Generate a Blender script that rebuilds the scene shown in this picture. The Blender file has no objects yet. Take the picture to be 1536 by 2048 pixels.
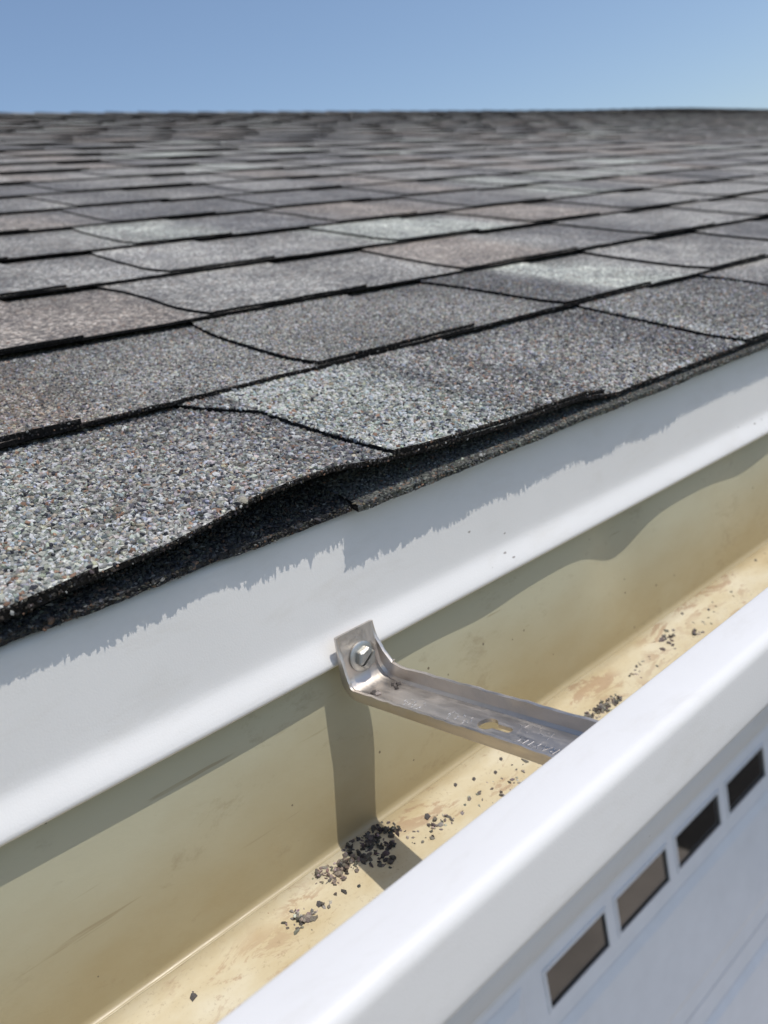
import bpy, bmesh, math, random
import numpy as np
from mathutils import Matrix, Vector

# ------------------------------------------------------------------ camera, sky, sun, exposure
SC = bpy.context.scene
COL = SC.collection
EYE = 3.2                                  # camera height over the driveway (m)
RIGHT = (0.72679322, -0.65934417, -0.19244968)
DOWN = (-0.29728349, -0.04938343, -0.9535113)
FWD = (0.6191883, 0.75021766, -0.23190367)
cam = bpy.data.cameras.new('camera')
camo = bpy.data.objects.new('camera', cam); COL.objects.link(camo)
m = Matrix.Identity(4)
for i in range(3):
    m[i][0] = RIGHT[i]; m[i][1] = -DOWN[i]; m[i][2] = -FWD[i]
m[2][3] = EYE
camo.matrix_world = m
cam.sensor_fit = 'VERTICAL'; cam.sensor_height = 36.0; cam.sensor_width = 27.0
cam.lens = 1688.08 / 2048 * 36
cam.clip_start = 0.01; cam.clip_end = 2000
cam.dof.use_dof = True; cam.dof.focus_distance = 0.35; cam.dof.aperture_fstop = 12.5
SC.camera = camo

SUN = Vector((0.2, -0.4167, 1.0)).normalized()          # towards the sun
world = bpy.data.worlds.new('World'); SC.world = world; world.use_nodes = True
nt = world.node_tree; nt.nodes.clear()
sky = nt.nodes.new('ShaderNodeTexSky'); sky.sky_type = 'NISHITA'; sky.sun_disc = False
sky.sun_elevation = math.asin(SUN.z); sky.sun_rotation = math.atan2(SUN.x, SUN.y)
sky.altitude = 0; sky.air_density = 1.0; sky.dust_density = 1.3; sky.ozone_density = 2.0
bg = nt.nodes.new('ShaderNodeBackground'); bg.inputs[1].default_value = 0.14
wo = nt.nodes.new('ShaderNodeOutputWorld')
nt.links.new(sky.outputs[0], bg.inputs[0]); nt.links.new(bg.outputs[0], wo.inputs[0])
sl = bpy.data.lights.new('sun', 'SUN'); sl.energy = 2.95; sl.angle = math.radians(0.5); sl.color = (1, 0.94, 0.85)
so = bpy.data.objects.new('sun', sl); COL.objects.link(so)
so.rotation_euler = SUN.to_track_quat('Z', 'Y').to_euler(); so.location = (1, -3, 8)
SC.view_settings.view_transform = 'Standard'; SC.view_settings.look = 'None'
SC.view_settings.exposure = 0.0; SC.view_settings.gamma = 1.0; SC.view_settings.use_curve_mapping = False
SC.render.engine = 'CYCLES'

rng = np.random.default_rng(11); random.seed(11)
PITCH = math.atan(4 / 12); CP, SP = math.cos(PITCH), math.sin(PITCH)
HROOF = 0.15681759; E = 0.143; S0 = 0.2462076

def RP(X, s, w):
    """roof coordinates (along eave, up the slope, off the roof plane) -> world"""
    X = np.asarray(X, float); s = np.asarray(s, float); w = np.asarray(w, float)
    Y = CP * s - SP * (w - HROOF); Z = SP * s + CP * (w - HROOF) + EYE
    return np.stack(np.broadcast_arrays(X, Y, Z), -1)

# ------------------------------------------------------------------ helpers
def wloc(o):
    v = Vector((0, 0, 0))
    while o is not None:
        v += o.location; o = o.parent
    return v

def tag(o, label=None, cat=None, group=None, kind=None):
    if label: o['label'] = label
    if cat: o['category'] = cat
    if group: o['group'] = group
    if kind: o['kind'] = kind
    return o

def thing(name, loc, label, cat, group=None):
    o = bpy.data.objects.new(name, None); COL.objects.link(o); o.location = loc
    o.empty_display_size = 0.05
    return tag(o, label, cat, group)

def mk(name, verts, faces, mats, parent=None, smooth=False, mat_idx=None, cols=None, colname='zone'):
    me = bpy.data.meshes.new(name)
    V = np.asarray(verts, float)
    if parent is not None: V = V - np.array(wloc(parent))
    me.from_pydata(V.tolist(), [], [tuple(int(i) for i in f) for f in faces])
    for mm in (mats if isinstance(mats, (list, tuple)) else [mats]): me.materials.append(mm)
    if mat_idx is not None: me.polygons.foreach_set('material_index', np.asarray(mat_idx, np.int32))
    me.polygons.foreach_set('use_smooth', np.full(len(me.polygons), bool(smooth)))
    if cols is not None:
        a = me.color_attributes.new(colname, 'FLOAT_COLOR', 'POINT')
        c = np.ones((len(V), 4), np.float32); c[:, :3] = cols
        a.data.foreach_set('color', c.ravel())
    me.update()
    o = bpy.data.objects.new(name, me); COL.objects.link(o); o.parent = parent
    return o

def box(x0, x1, y0, y1, z0, z1, b=0.0):
    if b <= 0:
        v = [(x, y, z) for z in (z0, z1) for y in (y0, y1) for x in (x0, x1)]
        f = [(0, 2, 3, 1), (4, 5, 7, 6), (0, 1, 5, 4), (2, 6, 7, 3), (0, 4, 6, 2), (1, 3, 7, 5)]
        return v, f
    bm = bmesh.new(); bmesh.ops.create_cube(bm, size=1.0)
    for p in bm.verts:
        p.co = Vector(((x0 + x1) / 2 + p.co.x * (x1 - x0), (y0 + y1) / 2 + p.co.y * (y1 - y0), (z0 + z1) / 2 + p.co.z * (z1 - z0)))
    bmesh.ops.bevel(bm, geom=bm.edges[:], offset=b, segments=2, affect='EDGES')
    bm.verts.index_update()
    v = [tuple(p.co) for p in bm.verts]; f = [[p.index for p in q.verts] for q in bm.faces]; bm.free()
    return v, f

def merge(parts):
    V, F = [], []
    for v, f in parts:
        o = len(V); V += list(v); F += [tuple(i + o for i in q) for q in f]
    return V, F

def noise1(x, seed):
    x = np.asarray(x, float); i = np.floor(x).astype(int); t = x - i; t = t * t * (3 - 2 * t)
    def h(k): return np.modf(np.abs(np.sin((k + seed * 57.31) * 12.9898) * 43758.5453))[0]
    return h(i) * (1 - t) + h(i + 1) * t

def noise2(x, y, seed):
    x = np.asarray(x, float); y = np.asarray(y, float)
    i = np.floor(x).astype(int); j = np.floor(y).astype(int)
    a = x - i; b = y - j; a = a * a * (3 - 2 * a); b = b * b * (3 - 2 * b)
    def h(p, q): return np.modf(np.abs(np.sin(p * 12.9898 + q * 78.233 + seed * 37.719) * 43758.5453))[0]
    return (h(i, j) * (1 - a) + h(i + 1, j) * a) * (1 - b) + (h(i, j + 1) * (1 - a) + h(i + 1, j + 1) * a) * b

def offset_profile(pts, t):
    P = np.array(pts, float); d = np.gradient(P, axis=0); d /= np.linalg.norm(d, axis=1)[:, None]
    n = np.stack([-d[:, 1], d[:, 0]], 1)
    return P + n * t

def extrude(profile, t, xs, disp=None):
    """sheet of thickness t: open (Y,Z) profile swept along X; disp(X,Y,Z)->(dY,dZ)"""
    A = np.array(profile, float); B = offset_profile(A, t)
    ring = np.concatenate([A, B[::-1]]); n = len(ring); V = []
    for x in xs:
        for y, z in ring:
            dy = dz = 0
            if disp: dy, dz = disp(x, y, z)
            V.append((x, y + dy, z + dz + EYE))
    F = []
    for i in range(len(xs) - 1):
        for j in range(n):
            k = (j + 1) % n
            F.append((i * n + j, (i + 1) * n + j, (i + 1) * n + k, i * n + k))
    F.append(tuple(range(n))[::-1]) if False else None
    m_ = len(A)
    for i0 in (0, (len(xs) - 1) * n):
        for j in range(m_ - 1):
            q = (i0 + j, i0 + j + 1, i0 + n - 2 - j, i0 + n - 1 - j)
            F.append(q if i0 == 0 else q[::-1])
    return V, [f for f in F if f]

def arc(cy, cz, r, a0, a1, n):
    return [(cy + r * math.cos(math.radians(a0 + (a1 - a0) * i / n)), cz + r * math.sin(math.radians(a0 + (a1 - a0) * i / n))) for i in range(n + 1)]

# ------------------------------------------------------------------ materials
def mat(name):
    M = bpy.data.materials.new(name); M.use_nodes = True; t = M.node_tree
    return M, t, t.nodes['Principled BSDF']

def N(t, typ, **kw):
    n = t.nodes.new(typ)
    for k, v in kw.items():
        if k.startswith('_'): setattr(n, k[1:], v)
        else: n.inputs[k].default_value = v
    return n

def ramp(t, fac, stops):
    r = t.nodes.new('ShaderNodeValToRGB'); e = r.color_ramp.elements
    while len(e) < len(stops): e.new(0.5)
    for el, (p, c) in zip(e, stops):
        el.position = p; el.color = (*c, 1) if len(c) == 3 else c
    t.links.new(fac, r.inputs[0]); return r.outputs[0]

def mix(t, fac, a, b, mode='MIX'):
    n = t.nodes.new('ShaderNodeMix'); n.data_type = 'RGBA'; n.blend_type = mode
    for sock, v in ((n.inputs[0], fac), (n.inputs[6], a), (n.inputs[7], b)):
        if hasattr(v, 'links') or isinstance(v, bpy.types.NodeSocket): t.links.new(v, sock)
        else: sock.default_value = v if not isinstance(v, tuple) or len(v) == 4 else (*v, 1)
    return n.outputs[2]

def math_(t, op, a, b=None, clamp=False):
    n = t.nodes.new('ShaderNodeMath'); n.operation = op; n.use_clamp = clamp
    for s_, v in ((n.inputs[0], a), (n.inputs[1], b)):
        if v is None: continue
        if isinstance(v, bpy.types.NodeSocket): t.links.new(v, s_)
        else: s_.default_value = v
    return n.outputs[0]

def coords(t, scale=(1, 1, 1), obj=True):
    tc = t.nodes.new('ShaderNodeTexCoord'); mp = t.nodes.new('ShaderNodeMapping')
    mp.inputs['Scale'].default_value = scale
    t.links.new(tc.outputs['Object'], mp.inputs[0]); return mp.outputs[0]

def shingle_mat():
    M, t, b = mat('shingle_granules')
    at = t.nodes.new('ShaderNodeAttribute'); at.attribute_name = 'zone'
    geo = t.nodes.new('ShaderNodeNewGeometry')
    vo = N(t, 'ShaderNodeTexVoronoi', Scale=520.0, Randomness=1.0); t.links.new(geo.outputs['Position'], vo.inputs['Vector'])
    sep = t.nodes.new('ShaderNodeSeparateColor'); t.links.new(vo.outputs['Color'], sep.inputs[0])
    v = ramp(t, sep.outputs[0], [(0, (.30, .30, .32)), (.3, (.62, .62, .63)), (.62, (1.0, 1.0, .98)), (.85, (1.5, 1.47, 1.43)), (1, (2.3, 2.3, 2.25))])
    c = mix(t, 1.0, at.outputs['Color'], v, 'MULTIPLY')
    br = math_(t, 'GREATER_THAN', sep.outputs[1], .93)
    c = mix(t, math_(t, 'MULTIPLY', br, .55), c, (.23, .155, .115, 1))
    no = N(t, 'ShaderNodeTexNoise', Scale=28.0, Detail=3.0); t.links.new(geo.outputs['Position'], no.inputs['Vector'])
    c = mix(t, 1.0, c, ramp(t, no.outputs[0], [(.3, (.78, .78, .8)), (.7, (1.18, 1.17, 1.15))]), 'MULTIPLY')
    t.links.new(c, b.inputs['Base Color']); b.inputs['Roughness'].default_value = .8
    b.inputs['Specular IOR Level'].default_value = .25
    bu = N(t, 'ShaderNodeBump', Strength=0.9, Distance=0.0016); bu.invert = True
    t.links.new(vo.outputs['Distance'], bu.inputs['Height']); t.links.new(bu.outputs[0], b.inputs['Normal'])
    return M

def asphalt_mat():
    M, t, b = mat('asphalt_edge')
    geo = t.nodes.new('ShaderNodeNewGeometry')
    no = N(t, 'ShaderNodeTexNoise', Scale=700.0, Detail=3.0); t.links.new(geo.outputs['Position'], no.inputs['Vector'])
    c = ramp(t, no.outputs[0], [(.38, (.006, .006, .006)), (.6, (.016, .015, .015)), (.72, (.085, .08, .078))])
    t.links.new(c, b.inputs['Base Color']); b.inputs['Roughness'].default_value = .8; b.inputs['Specular IOR Level'].default_value = .15
    bu = N(t, 'ShaderNodeBump', Strength=0.8, Distance=0.001)
    t.links.new(no.outputs[0], bu.inputs['Height']); t.links.new(bu.outputs[0], b.inputs['Normal'])
    return M

def granule_mat(name, attr):
    M, t, b = mat(name)
    at = t.nodes.new('ShaderNodeAttribute'); at.attribute_name = attr
    geo = t.nodes.new('ShaderNodeNewGeometry')
    no = N(t, 'ShaderNodeTexNoise', Scale=2500.0, Detail=2.0); t.links.new(geo.outputs['Position'], no.inputs['Vector'])
    c = mix(t, 1.0, at.outputs['Color'], ramp(t, no.outputs[0], [(.3, (.75, .75, .75)), (.7, (1.2, 1.2, 1.2))]), 'MULTIPLY')
    t.links.new(c, b.inputs['Base Color']); b.inputs['Roughness'].default_value = .75; b.inputs['Specular IOR Level'].default_value = .2
    return M

def white_mat(name='white_aluminium', base=(.74, .735, .72), rough=.42):
    M, t, b = mat(name); v = coords(t)
    n1 = N(t, 'ShaderNodeTexNoise', Scale=9.0, Detail=6.0, Roughness=.65); t.links.new(v, n1.inputs['Vector'])
    c = ramp(t, n1.outputs[0], [(.3, tuple(x * .95 for x in base)), (.65, base)])
    n7 = N(t, 'ShaderNodeTexNoise', Scale=55.0, Detail=8.0, Roughness=.75, Distortion=.4); t.links.new(coords(t, (.35, 1, 1)), n7.inputs['Vector'])
    c = mix(t, math_(t, 'MULTIPLY', ramp(t, n7.outputs[0], [(.52, (0, 0, 0)), (.72, (1, 1, 1))]), .22), c, tuple(x * y for x, y in zip(base, (.70, .66, .58))))
    # sparse dirt specks and short scuffs
    vo = N(t, 'ShaderNodeTexVoronoi', Scale=75.0); t.links.new(coords(t, (1.0, 2.2, 2.2)), vo.inputs['Vector'])
    n3 = N(t, 'ShaderNodeTexNoise', Scale=900.0, Detail=2.0); t.links.new(v, n3.inputs['Vector'])
    d = math_(t, 'ADD', vo.outputs['Distance'], math_(t, 'MULTIPLY', n3.outputs[0], .06))
    n4 = N(t, 'ShaderNodeTexNoise', Scale=14.0, Detail=2.0); t.links.new(v, n4.inputs['Vector'])
    thr = math_(t, 'MULTIPLY', math_(t, 'SUBTRACT', n4.outputs[0], .49, True), .55)
    k = math_(t, 'LESS_THAN', d, math_(t, 'ADD', thr, .034))
    sp = t.nodes.new('ShaderNodeSeparateColor'); t.links.new(vo.outputs['Color'], sp.inputs[0])
    k = math_(t, 'MULTIPLY', k, math_(t, 'GREATER_THAN', sp.outputs[0], .55))
    c = mix(t, math_(t, 'MULTIPLY', k, .7), c, (.16, .13, .10, 1))
    t.links.new(c, b.inputs['Base Color']); b.inputs['Roughness'].default_value = rough
    bu = N(t, 'ShaderNodeBump', Strength=.12, Distance=.0004)
    n5 = N(t, 'ShaderNodeTexNoise', Scale=1200.0, Detail=1.0); t.links.new(v, n5.inputs['Vector'])
    t.links.new(n5.outputs[0], bu.inputs['Height']); t.links.new(bu.outputs[0], b.inputs['Normal'])
    return M

def trough_mat(floor):
    M, t, b = mat('stained_trough_floor' if floor else 'stained_trough_wall')
    v = coords(t)
    base = (.66, .55, .33) if floor else (.465, .447, .318)
    n1 = N(t, 'ShaderNodeTexNoise', Scale=26.0, Detail=7.0, Roughness=.62); t.links.new(coords(t, (.55, 1, 1)), n1.inputs['Vector'])
    n2 = N(t, 'ShaderNodeTexNoise', Scale=150.0, Detail=5.0, Roughness=.7); t.links.new(coords(t, (.35, 1, 1)), n2.inputs['Vector'])
    if floor:
        c = ramp(t, n1.outputs[0], [(.28, (.46, .36, .20)), (.42, (.57, .48, .305)), (.55, (.63, .56, .395)), (.70, (.69, .64, .50))])
        n3 = N(t, 'ShaderNodeTexNoise', Scale=60.0, Detail=9.0, Roughness=.72, Distortion=.6); t.links.new(coords(t, (.55, 1.1, 1)), n3.inputs['Vector'])
        mud = ramp(t, n3.outputs[0], [(.535, (0, 0, 0)), (.575, (1, 1, 1))])
        nb = N(t, 'ShaderNodeTexNoise', Scale=21.0, Detail=2.0); t.links.new(v, nb.inputs['Vector'])
        big = ramp(t, nb.outputs[0], [(.40, (0, 0, 0)), (.55, (1, 1, 1))])
        c = mix(t, math_(t, 'MULTIPLY', math_(t, 'MULTIPLY', mud, big), .68), c, (.40, .265, .17, 1))
        n8 = N(t, 'ShaderNodeTexNoise', Scale=520.0, Detail=5.0, Roughness=.7); t.links.new(v, n8.inputs['Vector'])
        f = math_(t, 'MULTIPLY', ramp(t, n8.outputs[0], [(.56, (0, 0, 0)), (.66, (1, 1, 1))]), ramp(t, n2.outputs[0], [(.40, (0, 0, 0)), (.62, (1, 1, 1))]))
        c = mix(t, math_(t, 'MULTIPLY', f, .5), c, (.28, .19, .11, 1))
    else:
        sx = t.nodes.new('ShaderNodeSeparateXYZ'); t.links.new(v, sx.inputs[0])
        # rusty tide stain rising out of the trough, ragged edge
        h = math_(t, 'ADD', sx.outputs[2], math_(t, 'MULTIPLY', math_(t, 'SUBTRACT', n1.outputs[0], .5), .075))
        mr = t.nodes.new('ShaderNodeMapRange'); mr.inputs[1].default_value = .048; mr.inputs[2].default_value = .112
        mr.inputs[3].default_value = 1; mr.inputs[4].default_value = 0; t.links.new(h, mr.inputs[0])
        c = mix(t, math_(t, 'MULTIPLY', mr.outputs[0], .85), (*base, 1), (.35, .28, .15, 1))
        n3 = N(t, 'ShaderNodeTexNoise', Scale=34.0, Detail=10.0, Roughness=.78, Distortion=.3); t.links.new(coords(t, (.8, 1, 1.5)), n3.inputs['Vector'])
        f = ramp(t, n3.outputs[0], [(.56, (0, 0, 0)), (.66, (1, 1, 1))])
        c = mix(t, math_(t, 'MULTIPLY', f, .32), c, (.22, .16, .09, 1))
        # long scratches
        n4 = N(t, 'ShaderNodeTexNoise', Scale=240.0, Detail=3.0, Roughness=.5); t.links.new(coords(t, (.06, 1, 1)), n4.inputs['Vector'])
        g = ramp(t, n4.outputs[0], [(.66, (0, 0, 0)), (.70, (1, 1, 1))])
        n6 = N(t, 'ShaderNodeTexNoise', Scale=22.0, Detail=1.0); t.links.new(v, n6.inputs['Vector'])
        g2 = ramp(t, n6.outputs[0], [(.52, (0, 0, 0)), (.6, (1, 1, 1))])
        c = mix(t, math_(t, 'MULTIPLY', math_(t, 'MULTIPLY', g, g2), .65), c, (.30, .25, .15, 1))
    vo = N(t, 'ShaderNodeTexVoronoi', Scale=95.0); t.links.new(v, vo.inputs['Vector'])
    sp = t.nodes.new('ShaderNodeSeparateColor'); t.links.new(vo.outputs['Color'], sp.inputs[0])
    k = math_(t, 'MULTIPLY', math_(t, 'LESS_THAN', vo.outputs['Distance'], .07), math_(t, 'GREATER_THAN', sp.outputs[0], .72))
    c = mix(t, math_(t, 'MULTIPLY', k, .8), c, (.09, .07, .05, 1))
    t.links.new(c, b.inputs['Base Color']); b.inputs['Roughness'].default_value = .33 if not floor else .42
    r = ramp(t, n2.outputs[0], [(.3, (.28, .28, .28)), (.7, (.5, .5, .5))]); t.links.new(r, b.inputs['Roughness'])
    bu = N(t, 'ShaderNodeBump', Strength=.25, Distance=.0006); t.links.new(n2.outputs[0], bu.inputs['Height']); t.links.new(bu.outputs[0], b.inputs['Normal'])
    return M

def metal_mat(name, base, rough, scale=(1, 1, 1), dirt=.35):
    M, t, b = mat(name); v = coords(t)
    n1 = N(t, 'ShaderNodeTexNoise', Scale=90.0, Detail=4.0, Roughness=.55); t.links.new(coords(t, scale), n1.inputs['Vector'])
    n2 = N(t, 'ShaderNodeTexNoise', Scale=700.0, Detail=4.0); t.links.new(coords(t, scale), n2.inputs['Vector'])
    c = ramp(t, n1.outputs[0], [(.3, tuple(x * .86 for x in base)), (.7, base)])
    n3 = N(t, 'ShaderNodeTexNoise', Scale=90.0, Detail=7.0, Roughness=.7); t.links.new(v, n3.inputs['Vector'])
    k = math_(t, 'MULTIPLY', ramp(t, n3.outputs[0], [(.5, (0, 0, 0)), (.7, (1, 1, 1))]), dirt)
    c = mix(t, k, c, (.46, .41, .35, 1))
    t.links.new(c, b.inputs['Base Color']); t.links.new(math_(t, 'SUBTRACT', 1.0, math_(t, 'MULTIPLY', k, .9), True), b.inputs['Metallic'])
    t.links.new(ramp(t, n2.outputs[0], [(.3, (rough * .8,) * 3), (.7, (rough * 1.25,) * 3)]), b.inputs['Roughness'])
    bu = N(t, 'ShaderNodeBump', Strength=.18, Distance=.0003); t.links.new(n2.outputs[0], bu.inputs['Height']); t.links.new(bu.outputs[0], b.inputs['Normal'])
    return M

def plain_mat(name, base, rough=.5, sc=20.0, var=.08, spec=.4):
    M, t, b = mat(name); v = coords(t)
    n1 = N(t, 'ShaderNodeTexNoise', Scale=sc, Detail=6.0, Roughness=.6); t.links.new(v, n1.inputs['Vector'])
    t.links.new(ramp(t, n1.outputs[0], [(.3, tuple(x * (1 - var) for x in base)), (.7, tuple(min(1, x * (1 + var)) for x in base))]), b.inputs['Base Color'])
    b.inputs['Roughness'].default_value = rough; b.inputs['Specular IOR Level'].default_value = spec
    return M

M_SH = shingle_mat(); M_AS = asphalt_mat()
M_GR = granule_mat('granule_chips', 'chip'); M_DB = granule_mat('loose_granule_chips', 'chip')
M_WHITE = white_mat(); M_LIP = white_mat('white_gutter_enamel', (.74, .735, .725), .5)
M_TW = trough_mat(False); M_TF = trough_mat(True)
M_AL = metal_mat('mill_aluminium', (.68, .63, .58), .44, (1, .10, 1), .45)
M_ZN = metal_mat('zinc_plated_steel', (.50, .50, .475), .46, (1, 1, 1), .25)
M_ET = metal_mat('bright_scribed_aluminium', (.92, .92, .92), .22, (1, 1, 1), 0)
M_WOOD = plain_mat('deck_board', (.30, .22, .14), .8)
M_PAINT = plain_mat('white_trim_paint', (.72, .72, .70), .5, 30, .05)
M_TAN = plain_mat('almond_trim_paint', (.78, .68, .58), .55, 30, .06)
M_DOOR = plain_mat('white_door_enamel', (.78, .80, .83), .4, 14, .04)
M_SIDING = plain_mat('white_siding', (.70, .70, .68), .6, 14, .05)
M_CONC = plain_mat('concrete_driveway', (.38, .33, .28), .85, 3.0, .2)
M_GRASS = plain_mat('lawn', (.05, .075, .025), .9, 6.0, .35)
M_DARKREF = plain_mat('dark_reflection_ground', (.012, .010, .009), .9, 40.0, .5)
gM, gt, gb = mat('window_glass')
gb.inputs['Base Color'].default_value = (.018, .016, .014, 1); gb.inputs['Roughness'].default_value = .04
gb.inputs['Specular IOR Level'].default_value = .9; gb.inputs['Coat Weight'].default_value = .6; gb.inputs['Coat Roughness'].default_value = .03
M_GLASS = gM

# ------------------------------------------------------------------ ground
def sheet(name, x0, x1, y0, y1, z, M):
    o = mk(name, [(x0, y0, z), (x1, y0, z), (x1, y1, z), (x0, y1, z)], [(0, 1, 2, 3)], M); o['kind'] = 'structure'; return o
sheet('ground', -600, 600, -600, 600, 0.0, M_GRASS)
sheet('driveway', -3.5, 3.55, -14, 0.88, 0.012, M_CONC)
sheet('dark_reflection_sheet', 3.56, 9.5, -7, 0.88, 0.016, M_DARKREF)  # unseen dark ground, added so the right-hand door panes reflect black

# ------------------------------------------------------------------ roof shingles
NC = 23
RIDGE = S0 + 22.45 * E
XMIN, XMAX = -1.4, 10.5
RG = (.0004, .0007)
TB, TT = 0.0025, 0.0026                                  # base layer, laminated tab
def s_edge(k): return 0.250 if k == 0 else S0 + k * E

LX = [-.3, .0686, .084, .10, .13, .1527, .17, .19, .2115, .234, .268, .323, .398, .43, .515, .624, 1.2]
LZ = [-1.5, -1.6, -.5, .8, 2.4, 5.8, 9.9, 11.2, 11.0, 7.2, 4.2, 1.7, .6, -4.4, -4.9, -5.0, -4.6]
_gx = np.arange(-1.5, 11, .002); _gz = np.interp(_gx, LX, LZ); _kw = np.hanning(11); _gz = np.convolve(_gz, _kw / _kw.sum(), 'same')
def lift(k, X, v):
    X = np.asarray(X, float); v = np.asarray(v, float)
    f = np.clip(1 - v / .85, 0, 1) ** 1.6
    L = (noise1(X * 5.3 + k * 7.7, 3) * .0012 + noise1(X * 17 + k * 3.1, 5) * .0005) * (1.0 if k < 4 else .45) * np.clip(1 - v / .8, 0, 1)
    if k == 0: L = L + np.interp(X, _gx, _gz) * .001 * f
    return L
def tk(k): return 1.0 if k < 2 else .8 if k < 4 else .66 if k < 9 else .85                 # layers lie flatter up the roof
def w_bot(k, X, v): return -.004 * tk(k) - .0056 * tk(k) * np.asarray(v, float) + lift(k, X, v)

PAL = {'light': (.40, .43, .39), 'mid': (.224, .223, .214), 'dark': (.10, .104, .112), 'brown': (.24, .205, .178), 'pale': (.285, .284, .272)}
PAL = {k: (np.array(v) * .58 + np.array((.222, .217, .204)) * .42) * 1.2 for k, v in PAL.items()}
FIX = {0: [(-.3, 'mid'), (.06, 'pale'), (.10, 'light'), (.14, 'pale'), (.19, 'mid'), (.228, 'dark'), (.246, 'dark'), (.2462, 'light'), (.325, 'light'), (.352, 'dark'), (.372, 'pale'), (.40, 'dark'), (.43, 'mid'), (.5, 'pale'), (.56, 'dark'), (.588, 'dark'), (.5882, 'pale'), (.66, 'mid'), (.78, 'dark'), (.95, 'pale')],
       1: [(-.3, 'brown'), (.16, 'brown'), (.2, 'mid'), (.31, 'pale'), (.38, 'mid'), (.45, 'mid'), (.47, 'pale'), (.545, 'pale'), (.567, 'dark'), (.63, 'dark'), (.66, 'light'), (.73, 'light'), (.8, 'pale'), (.95, 'mid'), (1.1, 'dark')],
       2: [(-.3, 'mid'), (.2, 'brown'), (.315, 'brown'), (.325, 'mid'), (.42, 'pale'), (.5, 'mid'), (.58, 'pale'), (.6, 'pale'), (.61, 'brown'), (.74, 'brown'), (.78, 'pale'), (.9, 'dark'), (.98, 'dark'), (1.1, 'pale'), (1.4, 'mid')],
       3: [(-.3, 'pale'), (.3, 'mid'), (.37, 'pale'), (.5, 'pale'), (.62, 'mid'), (.655, 'light'), (.84, 'light'), (.87, 'pale'), (.91, 'brown'), (1.05, 'brown'), (1.15, 'dark'), (1.3, 'pale')]}
NAMES = ['mid', 'pale', 'dark', 'brown', 'mid', 'light', 'pale', 'mid', 'dark', 'brown', 'mid']
def zone(k, X, v, tab):
    X = np.asarray(X, float); v = np.asarray(v, float)
    if k in FIX and len(FIX[k]):
        xs = [a for a, _ in FIX[k]]; C = np.stack([np.interp(X, xs, [PAL[n][i] for _, n in FIX[k]]) for i in range(3)], -1)
    else:
        xs = np.arange(XMIN - .3, XMAX + .3, .095); r = np.random.default_rng(100 + k).integers(0, len(NAMES), len(xs))
        C = np.stack([np.interp(X, xs, [PAL[NAMES[q]][i] for q in r]) for i in range(3)], -1)
    n = noise2(X * 22 + k * 9, v * 3.2 + k * 5, 2)
    C = C * (.80 + .4 * n)[..., None]
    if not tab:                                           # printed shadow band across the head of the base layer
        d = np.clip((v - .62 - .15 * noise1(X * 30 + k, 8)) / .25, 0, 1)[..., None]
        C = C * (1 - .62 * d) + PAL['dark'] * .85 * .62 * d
    return C

TABS = {0: [(-.16, .105), (.246, .415), (.588, .70), (.80, .95)], 1: [(-.05, .164), (.31, .463), (.566, .70), (.80, .93), (1.04, 1.2)],
        2: [(.09, .235), (.324, .49), (.606, .79), (.943, 1.10)], 3: [(.375, .5), (.655, .80), (.90, 1.05)], 4: [(.424, .55), (.70, .84)], 5: [(.476, .62)]}
def course_tabs(k):
    r = random.Random(40 + k); T = list(TABS.get(k, []))
    if not T: x = XMIN + r.random() * .2; T = [(x, x + r.uniform(.13, .2))]
    while T[-1][1] < XMAX - .35:
        a = T[-1][1] + r.uniform(.075, .15); T.append((a, a + r.uniform(.12, .22)))
    while T[0][0] > XMIN + .35:
        b_ = T[0][0] - r.uniform(.075, .15); T.insert(0, (b_ - r.uniform(.12, .22), b_))
    return T

def side(r):
    a, b_, c = r.uniform(.002, .014), r.uniform(-.012, .010), r.uniform(-.004, .004)
    return lambda v: a * np.clip(1 - v / .28, 0, 1) ** 2 + b_ * np.clip((v - .55) / .45, 0, 1.2) ** 2 + c * v
def tab_sides(k, i):
    r = random.Random(k * 1000 + i)
    L, R_ = side(r), side(r)
    if k == 0 and i0_tab(0, i) == .246:
        L = lambda v: np.interp(v, [0, .1, .43, .71, .92, 1.1], [.001, 0, 0, .001, -.020, -.034])
    return L, (lambda v: -.4 * L(v) + R_(v) * .3)
ALLT = {k: course_tabs(k) for k in range(NC)}
def i0_tab(k, i): return ALLT[k][i][0]

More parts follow.
